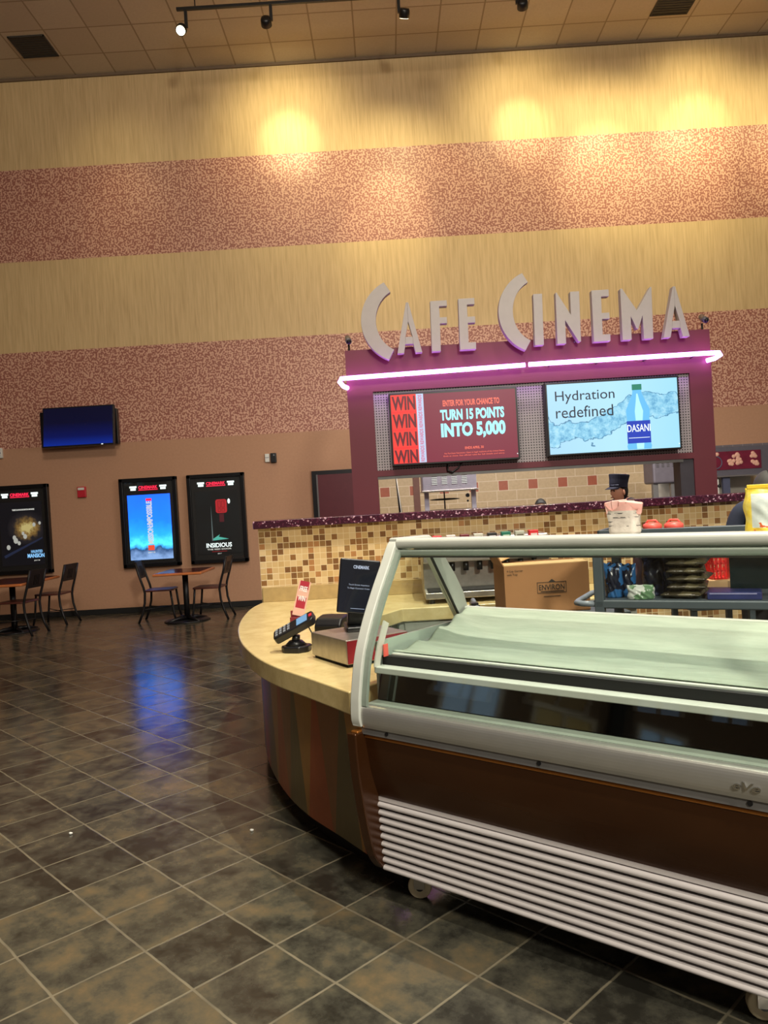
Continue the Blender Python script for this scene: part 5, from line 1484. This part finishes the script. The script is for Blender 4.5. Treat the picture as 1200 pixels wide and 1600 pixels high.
# ------------------------------------------------------------------ people
def head_mesh(b, c, s, yaw):
    """head with brow, nose, lips, chin and ears added to a builder; c = centre of the skull; facing -y before yaw"""
    n0 = len(b.v); seg, rings = 30, 24
    b.ball((0, 0, 0), 1.0, seg, rings)
    for i in range(n0, len(b.v)):
        x, y, z = b.v[i]
        X, Yy, Z = x * 0.074, y * 0.094, z * 0.115
        if z < 0: X *= 1 - 0.30 * (-z) ** 1.3; Yy *= 1 - 0.12 * (-z) ** 2
        if z < -0.2 and y > 0: Yy *= 1 - 0.35 * min(1, (-z - 0.2) / 0.8)
        if y < -0.2:
            f = (-y - 0.2) / 0.8
            g = lambda cx, cz, wx, wz: math.exp(-((x - cx) / wx) ** 2 - ((z - cz) / wz) ** 2)
            Yy -= f * (0.024 * g(0, -0.22, 0.16, 0.16) + 0.012 * g(0, -0.05, 0.13, 0.18) + 0.008 * g(0, 0.20, 0.7, 0.10) + 0.012 * g(0, -0.80, 0.30, 0.14) + 0.009 * g(0, -0.52, 0.28, 0.05) + 0.008 * g(0, -0.60, 0.26, 0.05))
            Yy += f * (0.010 * g(0.36, 0.04, 0.17, 0.10) + 0.010 * g(-0.36, 0.04, 0.17, 0.10))
        b.v[i] = (X, Yy, Z)
    n1 = len(b.v)
    for sx in (-1, 1):
        k0 = len(b.v); b.ball((0, 0, 0), (0.010, 0.020, 0.032), 12, 8)
        R = Euler((0.1, 0, sx * 0.4)).to_matrix()
        for i in range(k0, len(b.v)):
            p = R @ Vector(b.v[i]); b.v[i] = (p.x + sx * 0.076, p.y + 0.012, p.z - 0.012)
    R = Matrix.Rotation(yaw, 3, 'Z')
    for i in range(n0, len(b.v)):
        p = R @ Vector(b.v[i]) * s; b.v[i] = (p.x + c[0], p.y + c[1], p.z + c[2])


def skin_mesh(joints, bones, root):
    bm = bmesh.new(); vm = {}
    ly = bm.verts.layers.skin.verify()
    for k, (p, r) in joints.items(): vm[k] = bm.verts.new(p)
    for a, c in bones: bm.edges.new((vm[a], vm[c]))
    for k, (p, r) in joints.items():
        vm[k][ly].radius = r if isinstance(r, tuple) else (r, r); vm[k][ly].use_root = (k == root)
    me = bpy.data.meshes.new('tmp'); bm.to_mesh(me); bm.free()
    o = bpy.data.objects.new('tmp', me); col.objects.link(o)
    o.modifiers.new('skin', 'SKIN'); s = o.modifiers.new('sub', 'SUBSURF'); s.levels = 2; s.render_levels = 2
    dg = bpy.context.evaluated_depsgraph_get(); dg.update()
    m2 = bpy.data.meshes.new_from_object(o.evaluated_get(dg))
    vs = [tuple(v.co) for v in m2.vertices]; fs = [tuple(p.vertices) for p in m2.polygons]
    bpy.data.objects.remove(o); bpy.data.meshes.remove(me); bpy.data.meshes.remove(m2)
    return vs, fs


def person(loc, rz, S, label, shirt, head_yaw=0.0, hair=True, hat=None, drop=0.0):
    """standing adult, 1.70 m tall at S = 1, facing -y, forearms raised to the work surface"""
    t = thing('person', label, 'person', loc, rz); t.scale = (S, S, S)
    J = {'pel': ((0, 0, 0.93), (0.15, 0.105)), 'belly': ((0, 0.005, 1.08), (0.135, 0.10)), 'chest': ((0, 0.01, 1.26), (0.155, 0.11)), 'neckb': ((0, 0.012, 1.40), (0.085, 0.07)), 'neck': ((0, -drop * 0.3, 1.47 - drop * 0.6), (0.052, 0.054)), 'skull': ((0, -0.01 - drop * 0.6, 1.55 - drop), (0.05, 0.055))}
    B = [('pel', 'belly'), ('belly', 'chest'), ('chest', 'neckb'), ('neckb', 'neck'), ('neck', 'skull')]
    for s, k in ((-1, 'l'), (1, 'r')):
        J.update({'sh' + k: ((s * 0.165, 0.015, 1.365), 0.062), 'ua' + k: ((s * 0.205, 0.02, 1.24), 0.050), 'el' + k: ((s * 0.225, 0.03, 1.09), 0.041), 'fa' + k: ((s * 0.20, -0.10, 1.06), 0.037), 'wr' + k: ((s * 0.17, -0.21, 1.04), 0.025), 'pa' + k: ((s * 0.16, -0.27, 1.035), (0.034, 0.016)),
                  'hip' + k: ((s * 0.095, 0.0, 0.86), 0.095), 'kn' + k: ((s * 0.105, -0.01, 0.48), 0.058), 'ca' + k: ((s * 0.105, 0.015, 0.36), 0.056), 'an' + k: ((s * 0.105, 0.02, 0.09), 0.038), 'to' + k: ((s * 0.115, -0.11, 0.035), (0.042, 0.03))})
        B += [('neckb', 'sh' + k), ('sh' + k, 'ua' + k), ('ua' + k, 'el' + k), ('el' + k, 'fa' + k), ('fa' + k, 'wr' + k), ('wr' + k, 'pa' + k), ('pel', 'hip' + k), ('hip' + k, 'kn' + k), ('kn' + k, 'ca' + k), ('ca' + k, 'an' + k), ('an' + k, 'to' + k)]
    vs, fs = skin_mesh(J, B, 'pel')
    b = MB(); b.m = 0; b.add(vs, fs)
    # fingers rooted in the palm
    for s in (-1, 1):
        for j, (dx_, ln_) in enumerate(((-0.026, 0.058), (-0.009, 0.072), (0.009, 0.068), (0.026, 0.052))):
            x = s * 0.16 + dx_; b.tube([(x, -0.275, 1.035), (x, -0.295 - ln_ * 0.45, 1.033), (x, -0.30 - ln_ * 0.8, 1.018), (x, -0.30 - ln_, 1.0)], [0.009, 0.009, 0.008, 0.005], 8)
        b.tube([(s * 0.16 - s * 0.03, -0.245, 1.035), (s * 0.16 - s * 0.055, -0.275, 1.03), (s * 0.16 - s * 0.058, -0.31, 1.02)], [0.012, 0.010, 0.006], 8)
    head_mesh(b, (0, -0.025 - drop * 0.6, 1.585 - drop), 1.0, head_yaw)
    b.build('body', M['skin'], t, smooth=True)
    Rh = Matrix.Rotation(head_yaw, 3, 'Z'); hc_ = Vector((0, -0.025 - drop * 0.6, 1.585 - drop))
    # clothes: the same skeleton a little thicker, ending at neckline, wrist and ankle
    JS = {k: (p, (r if isinstance(r, tuple) else (r, r))) for k, (p, r) in J.items()}
    th = 0.012
    top = ['pel', 'belly', 'chest', 'neckb'] + [a + k for k in 'lr' for a in ('sh', 'ua', 'el', 'fa')]
    JT = {k: (JS[k][0], (JS[k][1][0] + th, JS[k][1][1] + th)) for k in top}
    v1, f1 = skin_mesh(JT, [e for e in B if e[0] in JT and e[1] in JT], 'pel')
    b = MB(); b.add(v1, f1); b.build('shirt', shirt, t, smooth=True)
    b = MB(); b.lathe([(0.075, 0), (0.066, 0.03), (0.062, 0.05)], (0, 0.005, 1.415), 20); b.build('collar', shirt, t, True)
    low = ['pel'] + [a + k for k in 'lr' for a in ('hip', 'kn', 'ca', 'an')]
    JL = {k: (JS[k][0], (JS[k][1][0] + th + .004, JS[k][1][1] + th + .004)) for k in low}
    v1, f1 = skin_mesh(JL, [e for e in B if e[0] in JL and e[1] in JL], 'pel')
    b = MB(); b.add(v1, f1); b.build('trousers', M['trouser'], t, smooth=True)
    b = MB()
    for s in (-1, 1): b.ball((s * 0.112, -0.055, 0.042), (0.055, 0.135, 0.045))
    b.build('shoes', M['black'], t, smooth=True)
    # eyes and lips
    b = MB()
    for s in (-1, 1):
        p = hc_ + Rh @ Vector((s * 0.028, -0.082, 0.008)); b.ball(tuple(p), 0.009, 10, 8)
    b.build('eyes', M['hair'], t, smooth=True)
    p = hc_ + Rh @ Vector((0, -0.092, -0.063)); b = MB(); b.ball(tuple(p), (0.020, 0.010, 0.007) if abs(head_yaw) < .7 else (0.010, 0.020, 0.007), 12, 8); b.build('lips', M['lip'], t, smooth=True)
    if hair:
        b = MB(); n0 = len(b.v); b.ball((0, 0, 0), 1.0, 28, 20); 
        for i in range(len(b.v)):
            x, y, z = b.v[i]
            cut = 0.10 - 0.75 * y if y > -0.55 else 0.45
            zz = max(z, -0.55 if y > 0.15 else 0.12 + (-y) * 0.45)
            q = Rh @ Vector((x * 0.083, y * 0.103 + 0.006, zz * 0.127 + 0.004)); b.v[i] = tuple(hc_ + q)
        b.build('hair', M['hair'], t, smooth=True)
    if hat: hat(t, hc_, Rh)
    return t


def hat_tall(t, hc_, Rh):
    """tall flat-topped service cap with a short peak"""
    b = MB(); seg = 28; vs = []; fs = []
    rows = [(0.086, 0.104, 0.045, 0.0), (0.088, 0.106, 0.085, 0.0), (0.092, 0.110, 0.13, 0.008), (0.099, 0.119, 0.178, 0.016), (0.096, 0.116, 0.186, 0.016), (0.002, 0.002, 0.180, 0.016)]
    for rx, ry, z, dy in rows:
        for k in range(seg):
            a = 2 * PI * k / seg; tilt = -0.10 * ry * math.sin(a)
            vs.append((rx * math.cos(a), ry * math.sin(a) + dy, z + tilt * 1.0))
    for i in range(len(rows) - 1):
        for k in range(seg): fs.append((i * seg + k, i * seg + (k + 1) % seg, (i + 1) * seg + (k + 1) % seg, (i + 1) * seg + k))
    fs.append(list(range(seg))); fs.append([5 * seg + k for k in range(seg)])
    b.add([tuple(hc_ + Rh @ Vector(v)) for v in vs], fs)
    h = b.build('cap', M['navy'], t, smooth=False, bevel=0)
    outer_ = [(0.088 * math.cos(a), 0.105 * math.sin(a)) for a in [(-160 + 140 * i / 14) * PI / 180 for i in range(15)]]
    pk_ = [(0.078 * math.cos(a), 0.172 * math.sin(a)) for a in [(-160 + 140 * i / 14) * PI / 180 for i in range(15)]]
    b = MB(); vs = [tuple(hc_ + Rh @ Vector((x, y, 0.055))) for x, y in outer_] + [tuple(hc_ + Rh @ Vector((x, y, 0.030))) for x, y in pk_]
    vs += [tuple(hc_ + Rh @ Vector((x, y, 0.049))) for x, y in outer_] + [tuple(hc_ + Rh @ Vector((x, y, 0.025))) for x, y in pk_]
    fs = []
    for i in range(14): fs += [(i, i + 1, 16 + i, 15 + i), (30 + i, 45 + i, 46 + i, 31 + i), (15 + i, 16 + i, 46 + i, 45 + i), (i, 30 + i, 31 + i, i + 1)]
    b.add(vs, fs); b.build('cap_peak', M['navy'], t)
    b = MB(); p = [tuple(hc_ + Rh @ Vector((0.089 * math.cos(a), 0.108 * math.sin(a), 0.07))) for a in [(-150 + 120 * i / 12) * PI / 180 for i in range(13)]]
    b.tube(p, 0.004, 6); b.build('cap_cord', plain('cap_cord', (70, 74, 100), 0.5), t)


def hat_ball(t, hc_, Rh):
    b = MB(); b.ball((0, 0, 0), 1.0, 28, 20)
    for i in range(len(b.v)):
        x, y, z = b.v[i]; b.v[i] = tuple(hc_ + Rh @ Vector((x * 0.090, y * 0.110 + 0.005, max(z, 0.15) * 0.130 + 0.012)))
    h = b.build('cap', M['cap'], t, smooth=True)
    b = MB(); p = [tuple(hc_ + Rh @ Vector((0, 0.116 * math.cos(a) + 0.005, 0.131 * math.sin(a) + 0.014))) for a in [(20 + 140 * i / 14) * PI / 180 for i in range(15)]]
    b.tube(p, 0.003, 6); b.build('cap_seam', M['black_matte'], t)
    b = MB(); b.ball((0, 0, 0), 1.0, 20, 8)
    for i in range(len(b.v)):
        x, y, z = b.v[i]; b.v[i] = tuple(hc_ + Rh @ Vector((x * 0.075, -0.10 + y * 0.075 * (1 if y < 0 else .3), 0.035 + z * 0.006 - 0.02 * y * y)))
    b.build('cap_peak', M['cap'], t, smooth=True)


person((2.52, 8.3, 0), math.radians(-52), 0.968, 'worker in a tall dark cap and black shirt looking left behind the ledge', M['navy'], math.radians(-18), True, hat_tall, 0.06)
person((1.64, 8.3, 0), math.radians(-20), 0.845, 'worker of whom only the black hair shows above the ledge', M['navy'], 0.2, True, None)
person((2.325, 4.74, 0), math.radians(150), 0.962, 'worker in a dark cap and blue-black jacket behind the yellow candy bag', M['jacket'], 0.2, True, hat_ball, 0.10)
